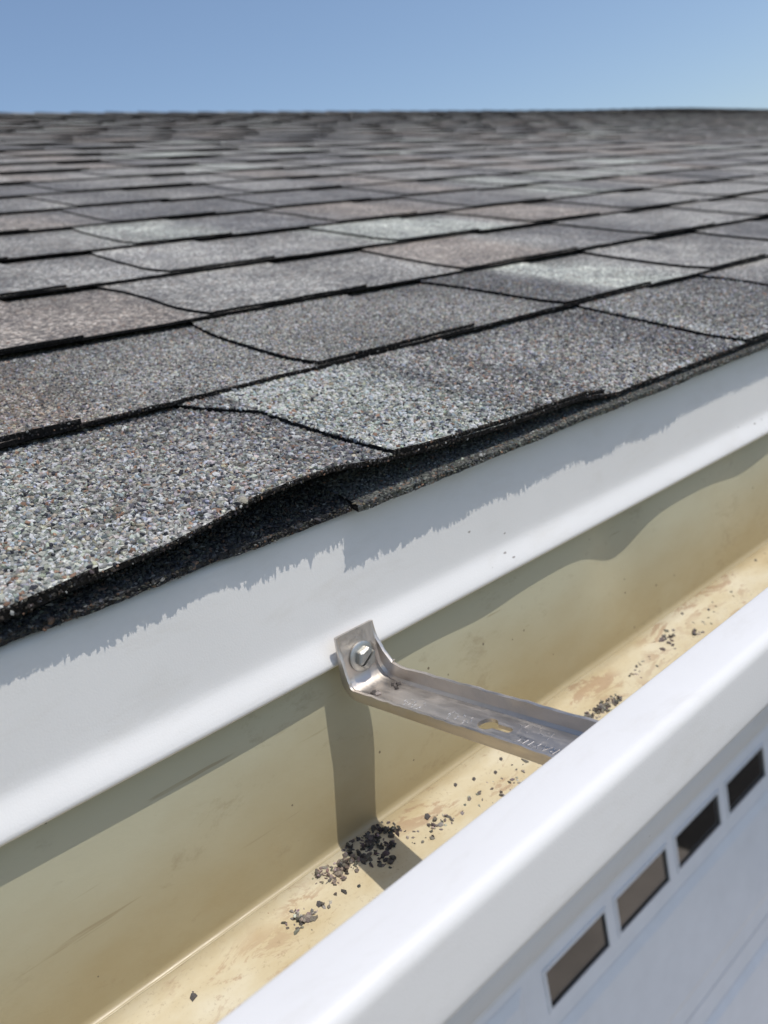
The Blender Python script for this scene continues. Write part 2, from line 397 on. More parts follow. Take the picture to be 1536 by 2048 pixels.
def plate(k, XL, XR, v1, th, w0, dx, nv, tab, rough=0.0):
    """one asphalt layer as a thin closed plate that follows the course; XL, XR are functions of v"""
    vs = np.linspace(0, v1, nv + 1)
    width = float(XR(np.array(.5)) - XL(np.array(.5))); nx = max(1, int(round(width / dx)))
    A, Vv = np.meshgrid(np.linspace(0, 1, nx + 1), vs)
    X = XL(Vv) + (XR(Vv) - XL(Vv)) * A
    s = s_edge(k) + Vv * E
    if rough > 0:
        lo = np.clip(1 - Vv / .1, 0, 1)
        s = s + lo * rough * ((noise1(X * 35 + k * 11 + 40 * tab, 21) - .5) * 2.2 + (noise1(X * 330 + k, 22) - .5) * 1.3)
        ed = np.where((A < 1e-6) | (A > 1 - 1e-6), 1.0, 0.0)
        X = X + ed * rough * (noise1(Vv * 28 + k * 3 + A * 50, 23) - .5) * 1.6
    wb = w_bot(k, X, Vv) + w0
    top = RP(X, s, wb + th).reshape(-1, 3); bot = RP(X, s, wb).reshape(-1, 3)
    n = (nx + 1) * (nv + 1); V = np.concatenate([top, bot]); F = []; mi = []
    idx = np.arange(n).reshape(nv + 1, nx + 1)
    q = np.stack([idx[:-1, :-1], idx[:-1, 1:], idx[1:, 1:], idx[1:, :-1]], -1).reshape(-1, 4)
    F = q.tolist(); mi = [0] * len(q)
    F += (q[:, ::-1] + n).tolist(); mi += [1] * len(q)
    for e in (idx[0, ::-1], idx[:, 0], idx[-1, :], idx[::-1, -1]):
        e = np.asarray(e); ring = np.stack([e[:-1], e[1:], e[1:] + n, e[:-1] + n], -1)
        F += ring.tolist(); mi += [1] * len(ring)
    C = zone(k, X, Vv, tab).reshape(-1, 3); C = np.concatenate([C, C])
    return V, F, mi, C

roof = thing('roof', (4.5, 1.7, EYE), 'weathered grey blend asphalt shingle roof rising from the gutter to a straight ridge', 'roof')
deck = RP([XMIN, XMAX, XMAX, XMIN], [.262, .262, RIDGE, RIDGE], [-.0142] * 4)
deck_b = RP([XMIN, XMAX, XMAX, XMIN], [.262, .262, RIDGE, RIDGE], [-.028] * 4)
pk = RP(0, RIDGE, 0.0)
back = np.array([[XMIN, 2 * pk[1] - p[1], p[2]] for p in deck]); back[1, 0] = back[2, 0] = XMAX
mk('roof_deck', np.concatenate([deck, deck_b]), [(0, 1, 2, 3), (7, 6, 5, 4), (0, 4, 5, 1), (1, 5, 6, 2), (2, 6, 7, 3), (3, 7, 4, 0)], M_WOOD, roof)
bs = np.array([[XMIN, pk[1] + .001, pk[2] - .002], [XMAX, pk[1] + .001, pk[2] - .002], [XMAX, pk[1] + 3.3, pk[2] - 1.1], [XMIN, pk[1] + 3.3, pk[2] - 1.1]])
bsv = np.concatenate([bs, bs - [0, 0, .02]])
mk('rear_slope', bsv, [(0, 1, 2, 3), (7, 6, 5, 4), (0, 4, 5, 1), (1, 5, 6, 2), (2, 6, 7, 3), (3, 7, 4, 0)], M_SH, roof, cols=np.tile(PAL['mid'], (8, 1)))

# rank tabs by how large they stand before the camera: the 300 nearest are parts, the rest one mass
rank = []
for k in range(NC):
    for i, (a, b_) in enumerate(ALLT[k]):
        P = RP((a + b_) / 2, s_edge(k) + E / 2, 0) - np.array([0, 0, EYE])
        dz = float(P @ np.array(FWD)); px = float(P @ np.array(RIGHT)) / max(dz, .01)
        vis = dz > .05 and -.75 < px < .75
        rank.append((0 if vis else 1, float(np.linalg.norm(P)), k, i))
rank.sort(); PART = {(k, i) for _, _, k, i in rank[:300]}
far = []
for k in range(NC):
    T = ALLT[k]; v1 = min(1.12, (RIDGE - s_edge(k)) / E) if k == NC - 1 else 1.12
    near = k < 2
    dx = .0045 if k == 0 else .006 if k == 1 else .012 if k < 5 else .03 if k < 10 else .06
    nv = 30 if k == 0 else 22 if k == 1 else 10 if k < 5 else 4
    rg = RG[k] if k < 2 else .0009
    cuts = [XMIN] + [(T[j][1] + T[j + 1][0]) / 2 for j in range(3 + k % 2, len(T) - 2, 4)] + [XMAX]
    for c0, c1 in zip(cuts[:-1], cuts[1:]):
        g = .0006
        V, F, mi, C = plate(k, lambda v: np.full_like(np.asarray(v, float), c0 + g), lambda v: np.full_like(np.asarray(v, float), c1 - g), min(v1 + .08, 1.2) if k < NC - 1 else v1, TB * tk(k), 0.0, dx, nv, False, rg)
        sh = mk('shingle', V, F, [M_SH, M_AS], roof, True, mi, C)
        for i, (a, b_) in enumerate(T):
            if not (c0 <= (a + b_) / 2 < c1): continue
            fl, fr = tab_sides(k, i)
            V, F, mi, C = plate(k, lambda v: a + fl(v), lambda v: b_ + fr(v), v1, TT * tk(k), TB * tk(k) + .0001, dx, nv, True, rg)
            if (k, i) in PART: mk('tab', V, F, [M_SH, M_AS], sh, True, mi, C)
            else: far.append((V, F, mi, C))
VV, FF, MM, CC = [], [], [], []; o_ = 0
for V, F, mi, C in far:
    VV.append(V); FF += [[i + o_ for i in f] for f in F]; MM += mi; CC.append(C); o_ += len(V)
fo = mk('distant_tabs', np.concatenate(VV), FF, [M_SH, M_AS], roof, True, MM, np.concatenate(CC)); fo['kind'] = 'stuff'
for o in COL.objects:
    if o.name.split('.')[0] in ('shingle', 'tab', 'distant_tabs'):
        bm_ = o.data; bm_.set_sharp_from_angle(angle=math.radians(35))

# starter strip below the first course: two lengths butted together, the right one hanging lower
def starter(x0, x1, se, sag, tone):
    xs = np.unique(np.concatenate([np.arange(x0, x1, .02), np.arange(max(x0, -.05), min(x1, .8), .0011), [x1]]))
    ss = np.array([0, .0015, .006, .02, .05, .12]); X, S_ = np.meshgrid(xs, ss)
    s = se + S_ + np.clip(1 - S_ / .01, 0, 1) * ((noise1(X * 40, 31) - .5) * .0022 + (noise1(X * 420, 32) - .5) * .0009 * noise1(X * 60, 34) + (noise1(X * 190, 35) - .5) * .0008 + (noise1(X * 800, 36) - .5) * .0005)
    wt = -.0098 + sag * np.clip(1 - S_ / .012, 0, 1) + (noise1(X * 12, 33) - .5) * .0012
    top = RP(X, s, wt).reshape(-1, 3); bot = RP(X, s, wt - .0034).reshape(-1, 3)
    n = X.size; idx = np.arange(n).reshape(X.shape); q = np.stack([idx[:-1, :-1], idx[:-1, 1:], idx[1:, 1:], idx[1:, :-1]], -1).reshape(-1, 4)
    F = q.tolist() + (q[:, ::-1] + n).tolist(); mi = [0] * len(q) + [1] * len(q)
    for q_, e in enumerate((idx[0, ::-1], idx[:, 0], idx[-1, :], idx[::-1, -1])):
        r_ = np.stack([e[:-1], e[1:], e[1:] + n, e[:-1] + n], -1); F += r_.tolist(); mi += [0 if q_ == 0 else 1] * len(r_)
    C = np.tile(np.array(tone), (2 * n, 1))
    return mk('starter_strip', np.concatenate([top, bot]), F, [M_SH, M_AS], roof, False, mi, C), (X, s, wt)
st1, _ = starter(XMIN, .2232, .2509, -.0022, (.03, .032, .036))  # shade under the lifted shingle is put into this near black tone
st2, _ = starter(.2225, 3.2, .2458, -.0006, (.09, .095, .088))

# ridge caps
r_ = random.Random(9)
x = XMIN
while x < XMAX - .1:
    L = E + .03; hgt = .0045 + r_.uniform(0, .0015) + .012 * math.exp(-((x - 6.2) / .9) ** 2)
    pts = []
    for xx, up in ((x, .006), (x + L, 0.0)):
        for d_, dn in ((-.15, -.15 * SP / CP), (-.05, -.05 * SP / CP), (0, -.002), (.05, -.05 * SP / CP), (.15, -.15 * SP / CP)):
            for th in (.0, -.004): pts.append((xx, pk[1] + d_, pk[2] + dn + hgt + up + th))
    F = []
    for j in range(4):
        a = j * 2; F += [(a, a + 2, a + 12, a + 10), (a + 1, a + 11, a + 13, a + 3), (a, a + 1, a + 3, a + 2), (a + 10, a + 12, a + 13, a + 11)]
    F += [(0, 10, 11, 1), (8, 9, 19, 18)]
    cc = PAL[r_.choice(['mid', 'dark', 'dark', 'brown'])] * r_.uniform(.7, 1.0)
    mk('ridge_cap', pts, F, [M_SH], roof, False, None, np.tile(cc, (len(pts), 1)))
    x += E

# ------------------------------------------------------------------ granules as real chips on the nearest courses
def chips(name, P, nrm, size, col, M, parent=None, flat=.6, rounded=False):
    """P (n,3) world; nrm (3,); size (n,); col (n,3): angular eight-faced chips joined into one mesh"""
    n = len(P); r = np.random.default_rng(len(P)); NVC = 6
    base = np.array([(1, 0, 0), (0, 1, 0), (-1, 0, 0), (0, -1, 0), (0, 0, 1), (0, 0, -1)], float)
    tri = np.array([(0, 1, 4), (1, 2, 4), (2, 3, 4), (3, 0, 4), (1, 0, 5), (2, 1, 5), (3, 2, 5), (0, 3, 5)])
    if rounded:
        g = (1 + 5 ** .5) / 2; NVC = 12
        base = np.array([(-1, g, 0), (1, g, 0), (-1, -g, 0), (1, -g, 0), (0, -1, g), (0, 1, g), (0, -1, -g), (0, 1, -g), (g, 0, -1), (g, 0, 1), (-g, 0, -1), (-g, 0, 1)]) / 1.9
        tri = np.array([(0, 11, 5), (0, 5, 1), (0, 1, 7), (0, 7, 10), (0, 10, 11), (1, 5, 9), (5, 11, 4), (11, 10, 2), (10, 7, 6), (7, 1, 8), (3, 9, 4), (3, 4, 2), (3, 2, 6), (3, 6, 8), (3, 8, 9), (4, 9, 5), (2, 4, 11), (6, 2, 10), (8, 6, 7), (9, 8, 1)])
    jit = (.38, .26) if not rounded else (.26, .24)
    B = base[None] * (1 + r.uniform(-jit[0], jit[0], (n, NVC, 1))) + r.uniform(-jit[1], jit[1], (n, NVC, 3))
    B = B * np.stack([r.uniform(.8, 1.3, n), r.uniform(.55, .95, n), r.uniform(flat * .7, flat * 1.3, n)], -1)[:, None, :]
    a = r.uniform(0, 6.283, n); ca, sa = np.cos(a), np.sin(a)
    bx = B[..., 0] * ca[:, None] - B[..., 1] * sa[:, None]; by = B[..., 0] * sa[:, None] + B[..., 1] * ca[:, None]; bz = B[..., 2]
    tl = r.normal(0, .19, n)[:, None]; t2 = r.normal(0, .19, n)[:, None]
    bz2 = bz + bx * tl + by * t2
    nv_ = np.array(nrm, float); nv_ /= np.linalg.norm(nv_); ex = np.array((1., 0, 0)); ex -= nv_ * (ex @ nv_); ex /= np.linalg.norm(ex); ey = np.cross(nv_, ex)
    V = P[:, None, :] + (bx[..., None] * ex + by[..., None] * ey + bz2[..., None] * nv_) * size[:, None, None]
    if parent is not None: V = V - np.array(wloc(parent))
    V = V.reshape(-1, 3).astype(np.float32)
    T = (tri[None] + (np.arange(n) * NVC)[:, None, None]).reshape(-1, 3).astype(np.int32)
    me = bpy.data.meshes.new(name)
    me.vertices.add(len(V)); me.vertices.foreach_set('co', V.ravel())
    me.loops.add(T.size); me.loops.foreach_set('vertex_index', T.ravel())
    me.polygons.add(len(T)); me.polygons.foreach_set('loop_start', np.arange(0, T.size, 3, dtype=np.int32))
    me.polygons.foreach_set('use_smooth', np.zeros(len(T), bool))
    at = me.color_attributes.new('chip', 'FLOAT_COLOR', 'POINT')
    c4 = np.ones((len(V), 4), np.float32); c4[:, :3] = np.repeat(np.clip(col, 0.004, .85), NVC, 0); at.data.foreach_set('color', c4.ravel())
    me.materials.append(M); me.update(calc_edges=True); me.validate()
    o = bpy.data.objects.new(name, me); COL.objects.link(o); o.parent = parent
    return o

def chip_colours(Z, sig=.50):
    n = len(Z); lum = np.exp(rng.normal(-.16, sig, n)); C = Z * lum[:, None]
    C = C * (1 + rng.normal(0, .045, (n, 3))) * np.array((1.01, 1.0, .97))
    u_ = rng.random(n); hb = rng.random(n) < .16; C[hb] *= np.array((.88, .95, 1.16)); hw = rng.random(n) < .14; C[hw] *= np.array((1.14, 1.0, .86))
    b_ = u_ < .035; C[b_] = np.array((.24, .15, .105)) * rng.uniform(.6, 1.4, (b_.sum(), 1))
    d_ = (u_ > .035) & (u_ < .12); C[d_] = np.array((.045, .046, .055)) * rng.uniform(.5, 1.6, (d_.sum(), 1))
    l_ = (u_ > .12) & (u_ < .12 + .11 * sig); C[l_] = np.array((.38, .385, .37)) * rng.uniform(.7, 1.25, (l_.sum(), 1))
    return C

NRM = (0, -SP, CP)
def coat(k, x0, x1, dens, mean, rnd=False):
    n = int((x1 - x0) * E * 1e6 * dens)
    X = rng.uniform(x0, x1, n); v = rng.uniform(.004, 1.0, n)
    on = np.zeros(n, bool)
    for i, (a, b_) in enumerate(ALLT[k]):
        fl, fr = tab_sides(k, i); on |= (X > a + fl(v) - .0004) & (X < b_ + fr(v) + .0004)
    w = w_bot(k, X, v) + TB + np.where(on, TT + .0001, 0)
    lo = np.clip(1 - v / .1, 0, 1); rg = RG[k]
    s = s_edge(k) + v * E + lo * rg * ((noise1(X * 35 + k * 11 + np.where(on, 40, 0), 21) - .5) * 2.2)
    size = np.clip(rng.normal(mean, mean * .26, n), mean * .45, mean * 1.8)
    P = RP(X, s, w + size * .16)
    Z = np.where(on[:, None], zone(k, X, v, True), zone(k, X, v, False))
    o = chips('granule_coat', P, NRM, size, np.clip(chip_colours(Z, .5 if k == 0 else .44) * 1.06, 0, .56), M_GR, roof, .68 if rnd else .6, rnd); o['kind'] = 'stuff'
coat(0, -.02, .80, .66, .00103, True)
coat(1, .02, .62, .70, .00088)
def edge_grit(k, x0, x1, n):
    X = rng.uniform(x0, x1, n); on = np.zeros(n, bool)
    for i, (a, b_) in enumerate(ALLT[k]): on |= (X > a + .001) & (X < b_ - .001)
    top = TB + np.where(on, TT, 0); hgt_ = np.where(rng.random(n) < .45, top - rng.random(n) * .0007, np.where(on & (rng.random(n) < .6), TB - rng.random(n) * .0008, rng.random(n) * top))
    s = s_edge(k) - .0002 + RG[k] * (noise1(X * 35 + k * 11 + np.where(on, 40, 0), 21) - .5) * 2.2
    sz = np.clip(rng.normal(.00048, .00016, n), .0002, .0009)
    o = chips('granule_coat', RP(X, s, w_bot(k, X, 0 * X) + hgt_), (0, -.95, -.2), sz, chip_colours(np.tile(np.array((.07, .063, .058)), (n, 1)), .4), M_GR, roof, .4, True); o['kind'] = 'stuff'
edge_grit(0, -.02, .8, 2000); edge_grit(1, .02, .7, 1100)
for x0, x1, se, sag, n in ((-.05, .2230, .2509, -.0022, 6500), (.2225, .75, .2458, -.0006, 13000)):
    X = rng.uniform(x0, x1, n); ds = np.where(rng.random(n) < .08, rng.uniform(-.0005, .001, n), rng.uniform(0, .030, n))
    s = se + ds + np.clip(1 - ds / .01, 0, 1) * (noise1(X * 40, 31) - .5) * .0022
    w = -.0098 + sag * np.clip(1 - ds / .012, 0, 1) + (noise1(X * 12, 33) - .5) * .0012 - np.where(ds < .0009, rng.random(n) * .003, 0)
    sz = np.clip(rng.normal(.00085, .0002, n), .0004, .0014)
    o = chips('granule_coat', RP(X, s, w), NRM, sz, chip_colours(np.tile(np.array((.15, .155, .145)), (n, 1)), .3) * (.38 if x0 < 0 else .8), M_GR, roof); o['kind'] = 'stuff'  # left chips darkened in colour too, standing for the shade below the shingle

# ------------------------------------------------------------------ drip edge
GX0, GX1 = -1.2, 6.0
def xs_adaptive(fine=.008):
    return np.concatenate([np.arange(GX0, -.05, .08), np.arange(-.05, 1.1, fine), np.arange(1.1, GX1 + .05, .12)])
DX = 0.2981
prof = [(.345, -.0705 + .0), (.31, -.0823)] + [(.2998, -.0852), (.2985, -.0860), (DX, -.0885)]
z_ = np.linspace(-.092, -.1300, 9); prof += [(DX, float(z)) for z in z_]
prof += [(DX - .0001, -.1330), (DX - .0004, -.1350), (DX - .0010, -.1368), (DX - .0020, -.1390), (DX - .0034, -.1416), (DX - .0047, -.1442)]
prof += [(DX - .0055, -.1462), (DX - .0057, -.1474), (DX - .0051, -.1482), (DX - .0040, -.1482)]
drip = thing('drip_edge', (.5, DX, EYE - .148), 'white metal drip edge flashing under the shingle edge above the gutter', 'flashing')
def drip_disp(x, y, z):
    a = np.clip((-.09 - z) / .05, 0, 1)
    return (float((noise1(x * 7, 51) - .5) * .0012 * a), 0.0)
V, F = extrude(prof[::-1], .0006, xs_adaptive(.012), drip_disp)
mk('flange', V, F, M_WHITE, drip, True)

# ------------------------------------------------------------------ gutter
YW, ZF = .300, -.23445; TAN = math.tan(math.radians(15))
gut = thing('gutter', (.5, .23, EYE - .28), 'white six inch gutter with cream stained inside and thick front lip', 'gutter')
def dent(x, y, z):
    a = np.clip((z - (-.232)) / .05, 0, 1)
    d = .0068 * math.exp(-((x - .432) / .030) ** 2) + .0030 * math.exp(-((x - .60) / .04) ** 2) + .0022 * math.exp(-((x - .80) / .05) ** 2) + .0015 * math.exp(-((x - .30) / .03) ** 2) + float(noise1(x * 6, 61)) * .0010
    return (float(d * a), 0.0)
cove = arc(YW - .0042, ZF + .0032, .0042, 0, -75, 8)
wallp = [(YW, float(z)) for z in np.linspace(-.1435, ZF + .0052, 14)] + cove
V, F = extrude(wallp, -.0008, xs_adaptive(.007), dent)
zoff = EYE + ZF
bw = mk('back_wall', V, F, M_TW, gut, True)
ye, ze = cove[-1]
fy = np.linspace(ye, .205, 10); floorp = [(float(y), float(ze - TAN * (ye - y))) for y in fy]
V, F = extrude(floorp, -.0008, xs_adaptive(.012), lambda x, y, z: (0.0, float((noise1(x * 9, 71) - .5) * .0010 * np.clip((ye - y) / .02, 0, 1))))
mk('trough_floor', V, F, M_TF, gut, True)
y1, z1 = floorp[-1]
# ogee front: riser, concave sweep, vertical fascia, then the lip folded back over the trough
og = [(y1, z1), (y1 - .0015, z1 + .001), (y1 - .003, z1 + .003), (y1 - .004, z1 + .012), (y1 - .0045, z1 + .022), (y1 - .007, z1 + .031)]
fe = (.1478, -.1810)
p0 = np.array(og[-1]); p3 = np.array(fe)
for t in np.linspace(.1, 1, 10):
    c1 = p0 + (-.004, .022); c2 = p3 + (.022, -.003)
    og.append(tuple((1 - t) ** 3 * p0 + 3 * (1 - t) ** 2 * t * c1 + 3 * (1 - t) * t * t * c2 + t ** 3 * p3))
V, F = extrude(og, -.0008, xs_adaptive(.03)); mk('ogee_front', V, F, M_LIP, gut, True)
lipp = [(.1478, -.1808), (.1470, -.1795), (.1468, -.1780)] + [(.1468, float(z)) for z in np.linspace(-.174, -.1595, 5)]
lipp += arc(.1518, -.1580, .0050, 180, 96, 9)
lipp += [(.1560, -.15255), (.1610, -.15230), (.1650, -.15235)] + arc(.1676, -.1538, .0015, 90, -20, 5) + [(.1686, -.1575), (.1680, -.1610), (.1665, -.1625)]
V, F = extrude(lipp, -.0008, xs_adaptive(.02), lambda x, y, z: (float((noise1(x * 3, 81) - .5) * .0010), 0.0)); mk('rolled_lip', V, F, M_LIP, gut, True)

# ------------------------------------------------------------------ hanger: aluminium strap, hex screw, scribed lettering
HX0, HX1 = .1955, .2187; HC = (HX0 + HX1) / 2; TH = .0016
hang = thing('gutter_hanger', (HC, .289, EYE - .163), 'bare aluminium hanger bracket bridging the gutter from drip edge to lip', 'bracket')
HF = .2884; HZ = -.1614                                   # face of the plate, top of the strap
RB = .0075
path = [(HF, -.1345)] + [(HF, float(z)) for z in np.linspace(-.1365, HZ + RB, 7)]
cy, cz = HF - RB, HZ + RB
path += arc(cy, cz, RB, 0, -90, 9)[1:]
path += [(float(y), HZ) for y in np.linspace(HF - RB - .004, .160, 34)]
path = np.array(path); d = np.gradient(path, axis=0); d /= np.linalg.norm(d, axis=1)[:, None]
nin = np.stack([d[:, 1], -d[:, 0]], 1)                    # towards the inside of the bend
L_ = np.concatenate([[0], np.cumsum(np.linalg.norm(np.diff(path, axis=0), axis=1))])
rf = random.Random(3)
prof_n = 0; V = []
for (py, pz), (ny, nz), l in zip(path, nin, L_):
    fh = .0058 * min(1, max(0, (l - .003) / .015)) ** 1.3
    fh, fh2 = fh * .62, fh * 1.2 * (1 + .25 * math.exp(-((l - .025) / .008) ** 2))
    wob = (float(noise1(l * 320, 91)) - .5) * .0009; wob2 = (float(noise1(l * 280, 92)) - .5) * .0008
    bulge = .0016 * math.exp(-((l - .026) / .008) ** 2)
    a0 = HX0 + .0010 * (1 - min(1, l / .02)); a1 = HX1 + bulge
    r2 = .0012
    sec = [(a0, -TH * .55), (a0 + .0006, -TH), (a1 - .0006, -TH), (a1, -TH * .55), (a1, max(fh2 + wob2, .0002)), (a1 - TH * .5, max(fh2 + wob2, .0002) + .0003), (a1 - TH, max(fh2 + wob2, .0001)),
           (a1 - TH, min(r2, max(fh2, .0001))), (a1 - TH - r2, 0.0), (a0 + TH + r2, 0.0), (a0 + TH, min(r2, max(fh, .0001))), (a0 + TH, max(fh + wob, .0001)), (a0 + TH * .5, max(fh + wob, .0002) + .0003), (a0, max(fh + wob, .0002))]
    prof_n = len(sec)
    for sx_, h in sec: V.append((sx_, py + ny * h, pz + nz * h + EYE))
F = []
for i in range(len(path) - 1):
    for j in range(prof_n):
        k2 = (j + 1) % prof_n; F.append((i * prof_n + j, i * prof_n + k2, (i + 1) * prof_n + k2, (i + 1) * prof_n + j))
F.append(tuple(range(prof_n))[::-1]); F.append(tuple((len(path) - 1) * prof_n + j for j in range(prof_n)))
bm = bmesh.new(); 
for v in V: bm.verts.new(v)
bm.verts.ensure_lookup_table()
for f in F: bm.faces.new([bm.verts[i] for i in f])
bmesh.ops.recalc_face_normals(bm, faces=bm.faces[:])
V = [tuple(v.co) for v in bm.verts]; F = [[v.index for v in f.verts] for f in bm.faces]; bm.free()
strap = mk('strap', V, F, M_AL, hang, True)
# keyhole punched with a temporary cutter
hcx, hcy, hr, hw, hend = .2068, .2142, .0041, .0017, .2022
th0 = math.asin(hw / hr); prof_k = []
for i in range(25):
    a = -math.pi / 2 + th0 + (2 * math.pi - 2 * th0) * i / 24
    prof_k.append((hcx + hr * math.cos(a), hcy + hr * math.sin(a)))
for i in range(9):
    a = math.pi + math.pi * i / 8
    prof_k.append((hcx + hw * math.cos(a), hend + hw + hw * math.sin(a)))
nk = len(prof_k); KV = [(x, y, EYE + HZ - .006) for x, y in prof_k] + [(x, y, EYE + HZ + .003) for x, y in prof_k]
KF = [tuple(range(nk))[::-1], tuple(range(nk, 2 * nk))] + [(i, (i + 1) % nk, nk + (i + 1) % nk, nk + i) for i in range(nk)]
cut = mk('cutter', KV, KF, M_AL)
bo = strap.modifiers.new('keyhole', 'BOOLEAN'); bo.operation = 'DIFFERENCE'; bo.object = cut; bo.solver = 'EXACT'
bpy.context.view_layer.update()
nm = bpy.data.meshes.new_from_object(strap.evaluated_get(bpy.context.evaluated_depsgraph_get()))
strap.modifiers.clear(); strap.data = nm; nm.name = 'strap'; nm.set_sharp_from_angle(angle=math.radians(40))
bpy.data.objects.remove(cut)
# screw: flanged washer, hexagonal head with rounded crown and a slot
scx, scz = .2084, -.1478
scr = bpy.data.objects.new('screw_dummy', None)
def lathe(prof, n, cx, cy_, cz_, hexr=None):
    V, F = [], []
    for r, h in prof:
        for i in range(n):
            a = 2 * math.pi * i / n; rr = r
            V.append((cx + rr * math.cos(a), cy_ - h, cz_ + rr * math.sin(a) + EYE))
    for i in range(len(prof) - 1):
        for j in range(n):
            k2 = (j + 1) % n; F.append((i * n + j, i * n + k2, (i + 1) * n + k2, (i + 1) * n + j))
    F.append(tuple(range((len(prof) - 1) * n, len(prof) * n)))
    return V, F
bpy.data.objects.remove(scr)
V, F = lathe([(.0003, 0), (.0066, 0), (.0070, .0004), (.0070, .0010), (.0064, .0014), (.0048, .0018), (.0002, .0019)], 40, scx, HF, scz)
screw = mk('screw', V, F, M_ZN, hang, True); screw.data.set_sharp_from_angle(angle=math.radians(40))
bm = bmesh.new(); ROT = math.radians(14)
rings = []
for r, h in ((.0051, .0012), (.0051, .0044), (.0044, .0052), (.0030, .0053)):
    ring = []
    nseg = 6 if r > .0042 else 6
    for i in range(6):
        a = ROT + math.pi / 3 * i; ring.append(bm.verts.new((scx + r * math.cos(a), HF - h, scz + EYE + r * math.sin(a))))
    rings.append(ring)
for a, b_ in zip(rings[:-1], rings[1:]):
    for i in range(6): bm.faces.new((a[i], a[(i + 1) % 6], b_[(i + 1) % 6], b_[i]))
bm.faces.new(rings[-1]); bm.faces.new(rings[0][::-1])
bmesh.ops.recalc_face_normals(bm, faces=bm.faces[:])
bmesh.ops.bevel(bm, geom=[e for e in bm.edges], offset=.00025, segments=2, affect='EDGES')
bm.verts.index_update(); V = [tuple(v.co) for v in bm.verts]; F = [[v.index for v in f.verts] for f in bm.faces]; bm.free()
hexo = mk('screw_head', V, F, M_ZN, screw, False)
sv, sf = box(-.0062, .0062, -.0021, .003, -.00055, .00055)
rotm = Matrix.Rotation(-math.radians(33), 4, 'Y')
sv = [tuple(rotm @ Vector(p) + Vector((scx, HF - .0052, scz + EYE))) for p in [(a, b_ + .0006, c) for a, b_, c in sv]]
cut = mk('cutter', sv, sf, M_ZN)
bo = hexo.modifiers.new('slot', 'BOOLEAN'); bo.operation = 'DIFFERENCE'; bo.object = cut; bo.solver = 'EXACT'
bpy.context.view_layer.update()
nm = bpy.data.meshes.new_from_object(hexo.evaluated_get(bpy.context.evaluated_depsgraph_get()))
hexo.modifiers.clear(); hexo.data = nm; nm.name = 'screw_head'; bpy.data.objects.remove(cut)
# stamped lettering read from the far side, and worn illegible strokes beside it
fc = bpy.data.curves.new('lettering', 'FONT'); fc.body = 'RAYTEC'; fc.size = .0056; fc.extrude = .00012; fc.align_x = 'CENTER'; fc.align_y = 'CENTER'; fc.offset = -.00016; fc.shear = .15
fo_ = bpy.data.objects.new('lettering_curve', fc); COL.objects.link(fo_); bpy.context.view_layer.update()
tm = bpy.data.meshes.new_from_object(fo_.evaluated_get(bpy.context.evaluated_depsgraph_get())); bpy.data.objects.remove(fo_)
TV = np.array([v.co for v in tm.vertices]); TF = [list(p.vertices) for p in tm.polygons]
# text x axis runs along +Y (towards the house) so it reads from the far side
def on_strap(p, cx, cy_): return (cx - p[1], cy_ + p[0], EYE + HZ + .0001 + p[2])
mk('lettering', [on_strap(p, .2035, .1885) for p in TV], TF, M_ET, hang)
sc_v, sc_f = [], []
for i in range(46):
    if i < 16: cx, cy_ = rf.uniform(.2025, .2075), .2290 + rf.uniform(-.008, .006)
    elif i < 32: cx, cy_ = rf.uniform(.2015, .2070), .2520 + rf.uniform(-.008, .008)
    else: cx, cy_ = rf.uniform(.2085, .2135), .1960 + rf.uniform(-.010, .008)
    l = rf.uniform(.0006, .0022); a = math.radians(rf.choice((0, 10, 20, 80, -8)) + rf.uniform(-6, 6)); wd = rf.uniform(.00008, .00016)
    ux, uy = math.cos(a), math.sin(a); o2 = len(sc_v)
    for sx_, sy_ in ((-1, -1), (1, -1), (1, 1), (-1, 1)):
        for zz in (.00002, .00014): sc_v.append((cx + ux * l / 2 * sx_ - uy * wd * sy_, cy_ + uy * l / 2 * sx_ + ux * wd * sy_, EYE + HZ + zz))
    sc_f += [(o2 + 1, o2 + 3, o2 + 5, o2 + 7), (o2, o2 + 2, o2 + 3, o2 + 1), (o2 + 2, o2 + 4, o2 + 5, o2 + 3), (o2 + 4, o2 + 6, o2 + 7, o2 + 5), (o2 + 6, o2, o2 + 1, o2 + 7)]
mk('worn_stamping', sc_v, sc_f, M_ET, hang)

# ------------------------------------------------------------------ fascia, soffit, wall and garage door below the eave
wallt = thing('house_wall', (2.0, .98, 0.02), 'white house wall with fascia and soffit behind the gutter', 'wall')
v_, f_ = box(XMIN, XMAX, .3115, .332, EYE - .262, EYE - .092); mk('fascia_board', v_, f_, M_PAINT, wallt)
v_, f_ = box(XMIN, XMAX, .333, .985, EYE - .262, EYE - .250); mk('soffit', v_, f_, M_PAINT, wallt)
DY = .900
v_, f_ = merge([box(-1.4, XMAX, .985, 1.06, EYE - 1.12, EYE - .263), box(-1.4, -1.3, .985, 1.06, .02, EYE - 1.12), box(4.2, XMAX, .985, 1.06, .02, EYE - 1.12)])
mk('siding', v_, f_, M_SIDING, wallt)
v_, f_ = box(-1.35, 4.3, .868, .984, EYE - 1.100, EYE - .90, .004); mk('head_trim', v_, f_, M_TAN, wallt)
v_, f_ = box(-1.3, 4.2, .885, .897, EYE - 1.137, EYE - 1.1005, .003); mk('weather_strip', v_, f_, M_PAINT, wallt)
door = thing('garage_door', (1.2, .93, 0.02), 'white panelled garage door with a row of small dark windows below the gutter', 'garage door')
DT, DBT = EYE - 1.12, .03
secs = np.linspace(DT, DBT, 5)
wx = [.892 + .2255 * i for i in range(4)]; WW = .194; WZ1, WZ0 = EYE - 1.183, EYE - 1.271
GAP = 1.19
